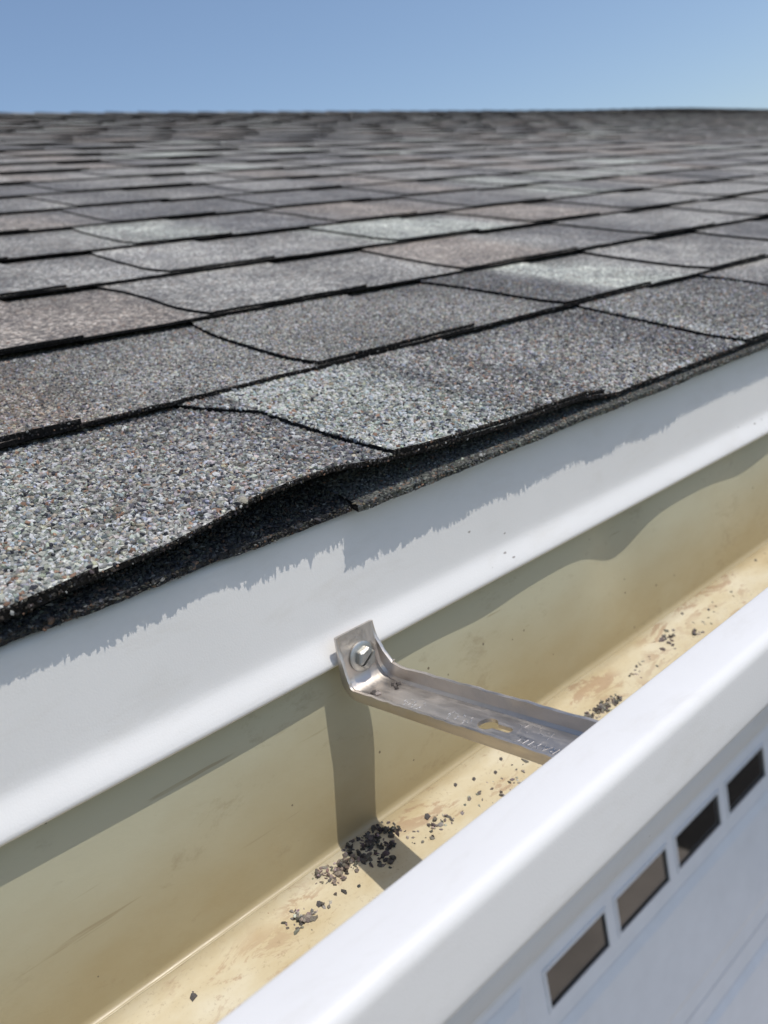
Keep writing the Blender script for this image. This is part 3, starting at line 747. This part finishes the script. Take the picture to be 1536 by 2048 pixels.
for si in range(4):
    zt, zb = secs[si], secs[si + 1]
    parts = []
    if si == 0:
        X0, X1 = -1.28, 4.18
        holes = [(a, a + WW) for a in wx] + [(a + GAP, a + GAP + WW) for a in wx]
        parts += [box(X0, X1, DY, DY + .04, WZ1, zt - .002), box(X0, X1, DY, DY + .04, zb + .002, WZ0)]
        e_ = [X0] + [p for h in holes for p in h] + [X1]
        for a, b_ in zip(e_[::2], e_[1::2]): parts.append(box(a, b_, DY + .0001, DY + .0399, WZ0, WZ1))
    else: parts.append(box(-1.28, 4.18, DY, DY + .04, zb + .002, zt - .002))
    v_, f_ = merge(parts); sec = mk('door_section', v_, f_, M_DOOR, door)
    # raised panels: a bevelled field standing proud of each section
    for j in range(5):
        a = -1.2 + j * 1.07; b_ = a + .96
        if si == 0:
            if j in (2, 3): a, b_, p1, p0 = (.868, 1.775, EYE - 1.312, zb + .05) if j == 2 else (.868 + GAP, 1.775 + GAP, EYE - 1.312, zb + .05)
            elif j == 1: a, b_, p1, p0 = -.06, .834, zt - .05, zb + .05
            elif j == 0: a, b_, p1, p0 = -1.2, -.12, zt - .05, zb + .05
            else: a, b_, p1, p0 = 3.05, 4.10, zt - .05, zb + .05
        else: p1, p0 = zt - .06, zb + .06
        r2 = .022
        pv = [(a, DY - .0005, p0), (b_, DY - .0005, p0), (b_, DY - .0005, p1), (a, DY - .0005, p1), (a + r2, DY - .008, p0 + r2), (b_ - r2, DY - .008, p0 + r2), (b_ - r2, DY - .008, p1 - r2), (a + r2, DY - .008, p1 - r2)]
        mk('raised_panel', pv, [(0, 1, 5, 4), (1, 2, 6, 5), (2, 3, 7, 6), (3, 0, 4, 7), (4, 5, 6, 7)], M_DOOR, sec)
for off in (0, GAP):
    for a in wx:
        a += off; b_ = a + WW; e = .004
        v_, f_ = merge([box(a - .002, a + e, DY - .003, DY - .0005, WZ0 - .002, WZ1 + .002), box(b_ - e, b_ + .002, DY - .003, DY - .0005, WZ0 - .002, WZ1 + .002),
                        box(a + e, b_ - e, DY - .0028, DY - .0007, WZ1 - e, WZ1 + .0018), box(a + e, b_ - e, DY - .0028, DY - .0007, WZ0 - .0018, WZ0 + e)])
        wn = mk('window', v_, f_, M_DOOR, door)
        v_, f_ = box(a + .0005, b_ - .0005, DY + .003, DY + .007, WZ0 + .0005, WZ1 - .0005); mk('pane', v_, f_, M_GLASS, wn)

# ------------------------------------------------------------------ loose granules washed into the trough
DEBRIS = {
 'main': [(0.1916,0.2956),(0.2053,0.2916),(0.2039,0.2923),(0.1895,0.2890),(0.1825,0.2966),(0.2013,0.2831),(0.1894,0.2840),(0.1816,0.2919),(0.1905,0.2888),(0.1965,0.2907),(0.1964,0.2825),(0.1983,0.2828),(0.1977,0.2843),(0.1906,0.2891),(0.1909,0.2864),(0.2047,0.2957),(0.1971,0.2898),(0.1872,0.2944),(0.1954,0.2899),(0.2039,0.2902),(0.1837,0.2812),(0.1935,0.2854),(0.1937,0.2882),(0.1857,0.2914),(0.1904,0.2892),(0.1869,0.2855),(0.1758,0.2885),(0.1835,0.2888),(0.2024,0.2862),(0.2076,0.2873),(0.2002,0.2952),(0.1908,0.2894),(0.1841,0.2912),(0.1909,0.2890),(0.1950,0.2896),(0.1913,0.2917),(0.2073,0.2919),(0.1852,0.2861),(0.1937,0.2947),(0.1909,0.2907),(0.2017,0.2951),(0.1917,0.2893),(0.1888,0.2880),(0.2019,0.2920),(0.1976,0.2908),(0.1851,0.2839),(0.1927,0.2856),(0.1916,0.2881),(0.2038,0.2889),(0.1942,0.2883),(0.1744,0.2914),(0.1900,0.2845),(0.1974,0.2946),(0.1818,0.2870),(0.1921,0.2895),(0.1894,0.2891),(0.1993,0.2828),(0.2044,0.2911),(0.1951,0.2955),(0.1877,0.2885),(0.1931,0.2907),(0.1840,0.2882),(0.2034,0.2966),(0.1739,0.2869),(0.1906,0.2944),(0.1867,0.2842),(0.1947,0.2853),(0.1987,0.2892),(0.1804,0.2959),(0.1841,0.2847),(0.1898,0.2877),(0.2020,0.2947),(0.1933,0.2931),(0.1875,0.2965),(0.1931,0.2960),(0.1893,0.2932),(0.1842,0.2889),(0.1872,0.2964),(0.1971,0.2901),(0.1806,0.2926),(0.1900,0.2892),(0.1885,0.2919),(0.1957,0.2937),(0.1959,0.2955),(0.1867,0.2924),(0.1989,0.2956),(0.1956,0.2924),(0.1866,0.2971),(0.2083,0.2912),(0.1807,0.2903),(0.1932,0.2910),(0.1741,0.2883),(0.1898,0.2961),(0.1952,0.2825),(0.1791,0.2931),(0.1788,0.2862),(0.1941,0.2955),(0.1899,0.2957),(0.1909,0.2886),(0.1862,0.2932),(0.1891,0.2917),(0.2019,0.2870),(0.1906,0.2840),(0.1915,0.2884),(0.1925,0.2856),(0.1950,0.2884),(0.1828,0.2858),(0.1815,0.2927),(0.1956,0.2907),(0.1905,0.2891),(0.1848,0.2874),(0.1924,0.2905),(0.1981,0.2879),(0.1994,0.2852),(0.1836,0.2844),(0.2021,0.2904),(0.1768,0.2856),(0.1828,0.2955),(0.1946,0.2856),(0.1806,0.2918),(0.2081,0.2905),(0.1823,0.2843),(0.2069,0.2886),(0.1880,0.2898),(0.1967,0.2839),(0.2012,0.2930),(0.1829,0.2875),(0.1884,0.2864),(0.1768,0.2833),(0.2068,0.2936),(0.1882,0.2830),(0.1736,0.2893),(0.1858,0.2850),(0.1736,0.2890),(0.1841,0.2887),(0.1885,0.2904),(0.1869,0.2845),(0.1992,0.2959),(0.1900,0.2892),(0.1966,0.2903),(0.1889,0.2814),(0.1932,0.2863),(0.1837,0.2804),(0.1788,0.2884),(0.1818,0.2933),(0.1994,0.2838),(0.1843,0.2822),(0.1839,0.2844),(0.1842,0.2899),(0.1835,0.2854),(0.1800,0.2934),(0.1903,0.2884),(0.1994,0.2914),(0.1761,0.2919),(0.1907,0.2894),(0.1832,0.2915),(0.1829,0.2946),(0.1997,0.2917),(0.1835,0.2865),(0.1935,0.2812),(0.1946,0.2922),(0.1918,0.2900),(0.1781,0.2866),(0.1926,0.2925),(0.1989,0.2820),(0.1817,0.2909),(0.1845,0.2846),(0.1874,0.2902),(0.2033,0.2853),(0.1935,0.2917),(0.1847,0.2960),(0.1905,0.2896),(0.2082,0.2887),(0.2027,0.2866),(0.1913,0.2810),(0.2031,0.2908),(0.1980,0.2835),(0.1967,0.2907),(0.1879,0.2905),(0.1940,0.2850),(0.2017,0.2870),(0.1881,0.2880),(0.1924,0.2886),(0.1916,0.2952),(0.1993,0.2824),(0.1859,0.2848),(0.1790,0.2890),(0.1775,0.2832),(0.1902,0.2900),(0.1883,0.2907),(0.2000,0.2918),(0.1836,0.2933),(0.1851,0.2903),(0.1914,0.2923),(0.1963,0.2847),(0.1862,0.2871),(0.1946,0.2823),(0.1845,0.2952),(0.1896,0.2903),(0.1921,0.2880),(0.1897,0.2829),(0.1750,0.2885),(0.1935,0.2927),(0.1905,0.2896),(0.1913,0.2883),(0.1856,0.2976),(0.1939,0.2871),(0.1838,0.2973),(0.1984,0.2826),(0.1820,0.2842),(0.1871,0.2866),(0.1824,0.2842),(0.1950,0.2856),(0.1832,0.2958),(0.1766,0.2863),(0.1757,0.2904),(0.1810,0.2921),(0.1787,0.2849),(0.1931,0.2887),(0.1951,0.2883),(0.1748,0.2885),(0.2049,0.2887),(0.1989,0.2922),(0.1792,0.2866),(0.1974,0.2859),(0.1922,0.2872),(0.1838,0.2864),(0.1978,0.2819),(0.1887,0.2860),(0.1890,0.2870),(0.1880,0.2801),(0.1905,0.2785),(0.1927,0.2775),(0.1909,0.2827),(0.1931,0.2772),(0.1902,0.2801),(0.1905,0.2811),(0.1891,0.2746),(0.1912,0.2771),(0.1907,0.2766),(0.1925,0.2769),(0.1873,0.2777),(0.1872,0.2770),(0.1921,0.2823),(0.1888,0.2774),(0.1939,0.2769),(0.1859,0.2802),(0.1937,0.2748),(0.1907,0.2792),(0.1916,0.2760),(0.1929,0.2762),(0.1864,0.2783),(0.2063,0.2872),(0.2012,0.2904),(0.2091,0.2850),(0.2071,0.2867),(0.2076,0.2862),(0.2035,0.2885),(0.2074,0.2865),(0.2062,0.2877),(0.2039,0.2890),(0.2031,0.2897),(0.2048,0.2879),(0.2045,0.2888),(0.2028,0.2911),(0.2051,0.2858),(0.2052,0.2883),(0.2033,0.2901)],
 'brown': [(0.1676,0.2919),(0.1798,0.2897),(0.1661,0.2893),(0.1705,0.2837),(0.1696,0.2883),(0.1713,0.2899),(0.1651,0.2853),(0.1726,0.2880),(0.1737,0.2873),(0.1659,0.2917),(0.1741,0.2875),(0.1789,0.2858),(0.1694,0.2876),(0.1746,0.2865),(0.1674,0.2869),(0.1625,0.2927),(0.1663,0.2950),(0.1631,0.2932),(0.1744,0.2914),(0.1795,0.2884),(0.1696,0.2942),(0.1731,0.2906),(0.1738,0.2862),(0.1712,0.2883),(0.1696,0.2913),(0.1745,0.2873),(0.1624,0.2928),(0.1714,0.2888),(0.1690,0.2885),(0.1817,0.2884),(0.1702,0.2849),(0.1660,0.2877),(0.1756,0.2878),(0.1758,0.2917),(0.1775,0.2847),(0.1730,0.2851),(0.1617,0.2895),(0.1761,0.2939),(0.1695,0.2883),(0.1596,0.2902),(0.1647,0.2893),(0.1806,0.2889),(0.1782,0.2881),(0.1762,0.2852),(0.1611,0.2886),(0.1719,0.2889),(0.1701,0.2894),(0.1766,0.2902),(0.1709,0.2861),(0.1713,0.2868),(0.1650,0.2872),(0.1695,0.2843),(0.1698,0.2865),(0.1792,0.2927),(0.1644,0.2944),(0.1735,0.2860),(0.1605,0.2911),(0.1710,0.2886),(0.1707,0.2901),(0.1722,0.2831),(0.1647,0.2857),(0.1779,0.2911),(0.1749,0.2924),(0.1762,0.2877),(0.1655,0.2922),(0.1680,0.2886),(0.1753,0.2876),(0.1667,0.2883),(0.1701,0.2927),(0.1766,0.2881),(0.1809,0.2894),(0.1680,0.2940),(0.1743,0.2921),(0.1669,0.2915),(0.1624,0.2916),(0.1742,0.2872),(0.1695,0.2886),(0.1727,0.2929),(0.1660,0.2856),(0.1669,0.2840),(0.1783,0.2852),(0.1677,0.2943),(0.1816,0.2905),(0.1770,0.2918),(0.1647,0.2937),(0.1674,0.2900),(0.1694,0.2835),(0.1602,0.2932),(0.1765,0.2877),(0.1722,0.2860),(0.1787,0.2900),(0.1638,0.2946),(0.1744,0.2863),(0.1630,0.2924),(0.1632,0.2873),(0.1713,0.2833),(0.1694,0.2869),(0.1784,0.2901),(0.1692,0.2906),(0.1705,0.2840),(0.1697,0.2896),(0.1798,0.2910),(0.1620,0.2886),(0.1651,0.2910),(0.1653,0.2847)],
 'small': [(0.1418,0.2821),(0.1436,0.2733),(0.1435,0.2794),(0.1407,0.2836),(0.1433,0.2779),(0.1418,0.2842),(0.1445,0.2848),(0.1424,0.2801),(0.1498,0.2792),(0.1459,0.2813),(0.1486,0.2802),(0.1433,0.2821),(0.1369,0.2812),(0.1433,0.2786),(0.1444,0.2784),(0.1424,0.2813),(0.1438,0.2809),(0.1474,0.2836),(0.1440,0.2855),(0.1503,0.2791),(0.1485,0.2791),(0.1440,0.2788),(0.1432,0.2790),(0.1397,0.2802),(0.1450,0.2846),(0.1422,0.2796),(0.1390,0.2782),(0.1424,0.2809),(0.1430,0.2831),(0.1477,0.2792),(0.1482,0.2751),(0.1443,0.2852),(0.1447,0.2774),(0.1397,0.2779),(0.1492,0.2805),(0.1412,0.2772),(0.1433,0.2838),(0.1391,0.2841),(0.1410,0.2782),(0.1374,0.2827),(0.1425,0.2797),(0.1428,0.2821),(0.1428,0.2790),(0.1420,0.2801),(0.1373,0.2838),(0.1469,0.2799),(0.1422,0.2793),(0.1492,0.2775),(0.1381,0.2773),(0.1432,0.2795),(0.1395,0.2785),(0.1468,0.2771),(0.1456,0.2794),(0.1393,0.2806),(0.1427,0.2789),(0.1429,0.2864),(0.1467,0.2772),(0.1452,0.2827),(0.1409,0.2828),(0.1412,0.2858),(0.1477,0.2771),(0.1435,0.2802)],
 'mid': [(0.2270,0.2783),(0.2302,0.2770),(0.2272,0.2763),(0.2294,0.2777),(0.2237,0.2793),(0.2277,0.2765),(0.2218,0.2743),(0.2203,0.2767),(0.2197,0.2769),(0.2258,0.2744),(0.2194,0.2794),(0.2208,0.2785),(0.2300,0.2778),(0.2255,0.2768),(0.2304,0.2758),(0.2251,0.2747),(0.2261,0.2777),(0.2300,0.2742),(0.2193,0.2791),(0.2236,0.2799),(0.2245,0.2800),(0.2198,0.2798),(0.1650,0.2844),(0.1665,0.2765),(0.1588,0.2766),(0.1600,0.2793),(0.1722,0.2765),(0.1621,0.2802),(0.1616,0.2801),(0.1687,0.2726),(0.1653,0.2821),(0.1654,0.2783),(0.1598,0.2800),(0.1690,0.2815),(0.1544,0.2794),(0.1543,0.2789),(0.1559,0.2775),(0.1532,0.2795),(0.1578,0.2789),(0.1539,0.2807),(0.1578,0.2786),(0.1575,0.2771)],
 'strew': [(0.2708,0.2695),(0.2888,0.2682),(0.2641,0.2772),(0.2464,0.2716),(0.2528,0.2683),(0.2768,0.2762),(0.2566,0.2718),(0.2459,0.2762),(0.2508,0.2733),(0.2698,0.2718),(0.2735,0.2694),(0.2587,0.2674),(0.2688,0.2759),(0.2596,0.2681),(0.2469,0.2784),(0.2525,0.2767),(0.2613,0.2702),(0.2380,0.2729),(0.2741,0.2669),(0.2742,0.2715),(0.2416,0.2768),(0.2667,0.2726),(0.2377,0.2749),(0.2912,0.2694),(0.2797,0.2685),(0.2464,0.2778),(0.2659,0.2681),(0.2849,0.2674),(0.2616,0.2747),(0.2720,0.2716),(0.2536,0.2772),(0.2615,0.2791),(0.2596,0.2747),(0.2824,0.2676),(0.2601,0.2680),(0.2806,0.2717),(0.2391,0.2755),(0.2367,0.2739),(0.2653,0.2705),(0.2792,0.2729),(0.2749,0.2707),(0.2790,0.2700),(0.2513,0.2768),(0.2729,0.2678),(0.2529,0.2738),(0.2062,0.2775),(0.2290,0.2792),(0.2173,0.2764),(0.2087,0.2795),(0.2053,0.2806),(0.2071,0.2768),(0.2271,0.2813),(0.2238,0.2759),(0.2134,0.2765),(0.2154,0.2732),(0.2120,0.2816),(0.2288,0.2736),(0.2102,0.2747),(0.2161,0.2791),(0.2070,0.2812),(0.2211,0.2779),(0.2134,0.2806),(0.2160,0.2738),(0.2131,0.2756),(0.2219,0.2772),(0.2069,0.2765),(0.2314,0.2750),(0.2841,0.2746),(0.2887,0.2798),(0.2730,0.2804),(0.2803,0.2773),(0.2874,0.2754),(0.2791,0.2750),(0.2803,0.2780),(0.2942,0.2751),(0.2876,0.2738)],
 'behind': [(0.3630,0.2689),(0.3625,0.2699),(0.3368,0.2742),(0.3502,0.2698),(0.3654,0.2715),(0.3542,0.2696),(0.3641,0.2725),(0.3481,0.2739),(0.3432,0.2692),(0.3384,0.2736),(0.3572,0.2713),(0.3360,0.2723),(0.3630,0.2724),(0.3410,0.2728),(0.3540,0.2736),(0.3461,0.2721),(0.3428,0.2748),(0.3538,0.2709),(0.3534,0.2752),(0.3568,0.2717),(0.3547,0.2709),(0.3498,0.2719),(0.3629,0.2736),(0.3523,0.2731),(0.3501,0.2726),(0.3481,0.2710),(0.3531,0.2725),(0.3541,0.2728),(0.3468,0.2734),(0.3400,0.2726),(0.3691,0.2727),(0.3484,0.2708),(0.3624,0.2684),(0.3440,0.2714),(0.3636,0.2682),(0.3558,0.2749),(0.3679,0.2708),(0.3442,0.2689),(0.3467,0.2756),(0.3597,0.2734),(0.3441,0.2699),(0.3389,0.2730),(0.3439,0.2747),(0.3595,0.2684),(0.3643,0.2711),(0.3576,0.2752),(0.3681,0.2698),(0.3415,0.2724),(0.3537,0.2710),(0.3663,0.2744),(0.3572,0.2730),(0.3419,0.2707),(0.3529,0.2689),(0.3604,0.2713),(0.3425,0.2742),(0.3387,0.2730),(0.3482,0.2701),(0.3416,0.2704),(0.3557,0.2747),(0.3506,0.2743),(0.3526,0.2714),(0.3609,0.2684),(0.3555,0.2717),(0.3636,0.2690),(0.3430,0.2717),(0.3377,0.2725),(0.3644,0.2707),(0.3572,0.2752),(0.3616,0.2740),(0.3523,0.2749),(0.3429,0.2752),(0.3541,0.2720),(0.3559,0.2677),(0.3514,0.2715),(0.3503,0.2715),(0.3533,0.2711),(0.3528,0.2719),(0.3533,0.2737),(0.3566,0.2698),(0.3689,0.2734),(0.3539,0.2687),(0.3437,0.2719),(0.3626,0.2709),(0.3559,0.2742),(0.3639,0.2737),(0.3564,0.2749),(0.3690,0.2727),(0.3389,0.2712),(0.3475,0.2750),(0.3518,0.2758),(0.3554,0.2695),(0.3519,0.2701),(0.3570,0.2749),(0.3478,0.2726),(0.3409,0.2701),(0.3507,0.2726),(0.3576,0.2700),(0.3607,0.2713),(0.3486,0.2717),(0.3569,0.2716),(0.3653,0.2718),(0.3438,0.2693),(0.3671,0.2690),(0.3579,0.2715),(0.3514,0.2724),(0.3383,0.2725),(0.3379,0.2719),(0.3416,0.2752),(0.3572,0.2692),(0.3434,0.2718),(0.3528,0.2683),(0.3574,0.2733),(0.3505,0.2723),(0.3508,0.2733),(0.3626,0.2696),(0.3400,0.2710),(0.3592,0.2730),(0.3455,0.2692),(0.3616,0.2691),(0.3623,0.2699),(0.3658,0.2726),(0.3656,0.2702),(0.3418,0.2722),(0.3579,0.2696),(0.3458,0.2719),(0.3522,0.2726),(0.3505,0.2706),(0.3516,0.2713),(0.3462,0.2686),(0.3507,0.2714),(0.3668,0.2688),(0.3541,0.2699),(0.3394,0.2721),(0.3559,0.2724),(0.3511,0.2738),(0.3616,0.2731),(0.3531,0.2714),(0.3513,0.2703),(0.3377,0.2731),(0.3447,0.2726),(0.3398,0.2744),(0.3487,0.2742),(0.3415,0.2711),(0.3588,0.2698),(0.3617,0.2730),(0.3471,0.2710),(0.3436,0.2742),(0.3479,0.2719),(0.3669,0.2700),(0.3539,0.2728),(0.3677,0.2692),(0.3513,0.2726),(0.3499,0.2736),(0.3514,0.2719),(0.3500,0.2711),(0.3395,0.2731),(0.3642,0.2743),(0.3623,0.2738),(0.3477,0.2721),(0.3483,0.2736),(0.3565,0.2723),(0.3564,0.2738),(0.3707,0.2722),(0.3602,0.2731),(0.3636,0.2681),(0.3533,0.2753),(0.3498,0.2698),(0.3482,0.2716),(0.3379,0.2707),(0.3488,0.2733)],
 'far': [(0.4446,0.2853),(0.4415,0.2798),(0.4474,0.2828),(0.4420,0.2785),(0.4431,0.2852),(0.4532,0.2830),(0.4390,0.2792),(0.4447,0.2849),(0.4497,0.2823),(0.4449,0.2827),(0.4428,0.2837),(0.4455,0.2815),(0.4540,0.2865),(0.4422,0.2827),(0.4465,0.2817),(0.4496,0.2816),(0.4434,0.2799),(0.4468,0.2814),(0.4515,0.2873),(0.4553,0.2852),(0.4410,0.2783),(0.4439,0.2808),(0.4460,0.2813),(0.4389,0.2840),(0.4457,0.2821),(0.4552,0.2846),(0.4502,0.2866),(0.4405,0.2860),(0.4433,0.2847),(0.4495,0.2808),(0.4418,0.2828),(0.4475,0.2811),(0.4419,0.2815),(0.4374,0.2842),(0.4512,0.2868),(0.4397,0.2799),(0.4412,0.2804),(0.4538,0.2842),(0.4394,0.2789),(0.4489,0.2815),(0.4429,0.2787),(0.4459,0.2822),(0.4449,0.2802),(0.4427,0.2858),(0.4484,0.2847),(0.4649,0.2725),(0.4620,0.2732),(0.4655,0.2752),(0.4667,0.2734),(0.4642,0.2751),(0.4620,0.2716),(0.4603,0.2738),(0.4635,0.2732),(0.4596,0.2728),(0.4667,0.2738),(0.4611,0.2736),(0.4631,0.2750),(0.4599,0.2708),(0.4616,0.2743),(0.4624,0.2698),(0.4607,0.2739),(0.4629,0.2712),(0.4665,0.2707),(0.4589,0.2705),(0.4619,0.2720),(0.4603,0.2721),(0.4645,0.2697),(0.4638,0.2743),(0.4656,0.2710),(0.4603,0.2711),(0.4569,0.2724),(0.3954,0.2763),(0.4218,0.2728),(0.4096,0.2803),(0.3912,0.2776),(0.4393,0.2764),(0.4343,0.2741),(0.4019,0.2795),(0.4060,0.2790),(0.3987,0.2786),(0.4020,0.2800),(0.4068,0.2811),(0.4068,0.2804),(0.4011,0.2781),(0.4332,0.2738),(0.4117,0.2716),(0.3904,0.2773),(0.4170,0.2803),(0.4324,0.2767),(0.3935,0.2781),(0.3942,0.2722),(0.4382,0.2764),(0.4138,0.2775),(0.3881,0.2779),(0.4320,0.2790),(0.3992,0.2763),(0.4063,0.2801),(0.4250,0.2805),(0.4364,0.2733),(0.4303,0.2772),(0.4161,0.2810),(0.4156,0.2789),(0.4023,0.2797),(0.4304,0.2786),(0.4385,0.2760),(0.4680,0.2803),(0.4689,0.2833),(0.5026,0.2801),(0.4731,0.2804),(0.4952,0.2780),(0.4800,0.2716),(0.5063,0.2842),(0.4884,0.2839),(0.5214,0.2834),(0.4769,0.2748),(0.4784,0.2767),(0.4942,0.2797),(0.4853,0.2768),(0.5289,0.2819)]}
LOOSE = [(0.0922,0.2817),(0.0930,0.2837),(0.1538,0.2810),(0.2230,0.2834),(0.2487,0.2884),(0.2585,0.2848),(0.2700,0.2804),(0.2798,0.2847),(0.2912,0.2740),(0.2912,0.2659),(0.4780,0.2908),(0.4953,0.2812),(0.5864,0.2905)]

def floor_z(Y): return ze - TAN * (ye - np.minimum(np.asarray(Y, float), ye)) + EYE
FN = (0, -math.sin(math.radians(15)) * -1 * -1, math.cos(math.radians(15)))
INFO = {'main': 'dark heap of washed off granules in the shadow below the hanger', 'brown': 'brownish spill of granules at the sunlit edge of the hanger shadow',
        'small': 'small round heap of grey granules left of the hanger shadow', 'mid': 'sparse sprinkle of granules on both sides of the hanger shadow',
        'strew': 'thin scatter of granules on the trough floor under the hanger', 'behind': 'ridge of granules against the lip behind the hanger', 'far': 'faint patches of granules far along the trough floor'}
for name, pts in DEBRIS.items():
    A = np.array(pts); n = len(A); sz = np.clip(rng.normal(.00096, .00034, n), .0004, .0019)
    order = np.argsort(-sz); A = A[order]; sz = sz[order]
    z = floor_z(A[:, 1]) + sz * .45
    for i in range(1, n):                                 # pile up where chips overlap
        dd = np.hypot(A[:i, 0] - A[i, 0], A[:i, 1] - A[i, 1]); c_ = (dd < (sz[:i] + sz[i]) * .62).sum()
        z[i] += min(c_, 3) * .0007
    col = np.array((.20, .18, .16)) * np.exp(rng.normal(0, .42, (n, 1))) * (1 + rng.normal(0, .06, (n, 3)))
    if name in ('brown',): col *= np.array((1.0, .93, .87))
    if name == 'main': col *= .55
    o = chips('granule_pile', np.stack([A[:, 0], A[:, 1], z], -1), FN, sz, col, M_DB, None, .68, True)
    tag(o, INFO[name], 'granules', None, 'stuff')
LAB = ['lone dark granule on the cream trough floor near the bottom left', 'tiny chip touching the lone granule near the bottom left', 'dark pebble like granule beside the small round heap',
       'large granule of the sprinkle right of the hanger shadow', None, None, None, None, None, None, None, None, None]
for i, ((x, y), lb) in enumerate(zip(LOOSE, LAB)):
    s_ = (.0019, .0009, .0018, .0020)[i] if i < 4 else .0014
    o = chips('loose_granule', np.array([[x, y, float(floor_z(y)) + s_ * .4]]), FN, np.array([s_]), np.array([(.12, .112, .11)]), M_DB, None, .85, True)
    if lb: tag(o, lb, 'granule')
    elif i < 10: tag(o, 'loose dark granule on the sunlit trough floor just below the hanger strap', 'granule', 'loose granules below the hanger')
    else: tag(o, 'loose dark granule far along the trough floor beyond the hanger', 'granule', 'loose granules beyond the hanger')
# fine silt and grit drifted along the trough floor
n = 9000; X = rng.uniform(-.05, 1.05, n); Y = np.clip(.268 + rng.normal(0, .011, n) + (noise1(X * 14, 95) - .5) * .03, .225, .2925)
keep = noise2(X * 30, Y * 70, 96) + .25 * noise2(X * 110, Y * 160, 97) > .54; X, Y = X[keep], Y[keep]; n = len(X)
sz = np.clip(np.abs(rng.normal(.00026, .00022, n)), .00012, .0010)
o = chips('grit', np.stack([X, Y, floor_z(Y) + sz * .4], -1), FN, sz, np.array((.25, .18, .125)) * np.exp(rng.normal(0, .45, (n, 1))), M_DB, None, .7)
tag(o, 'fine brown silt and grit strewn along the trough floor', 'grit', None, 'stuff')
# a few granules caught in the bend of the hanger
A = np.array([(.2025, .2770), (.2035, .2762), (.2018, .2758), (.2030, .2748), (.2022, .2780), (.2125, .2755), (.2120, .2735), (.2140, .2728), (.2148, .2740), (.2132, .2750), (.2110, .2710)])
sz = np.array([.0014, .0012, .001, .0012, .001, .001, .0012, .0011, .0012, .0008, .0011])
o = chips('granule_pile', np.stack([A[:, 0], A[:, 1], np.full(len(A), EYE + HZ + .0005)], -1), (0, 0, 1), sz, np.array((.13, .115, .105)) * np.exp(rng.normal(0, .4, (len(A), 1))), M_DB, None, .8, True)
tag(o, 'pinch of granules caught in the bend of the hanger under the screw', 'granules', None, 'stuff')
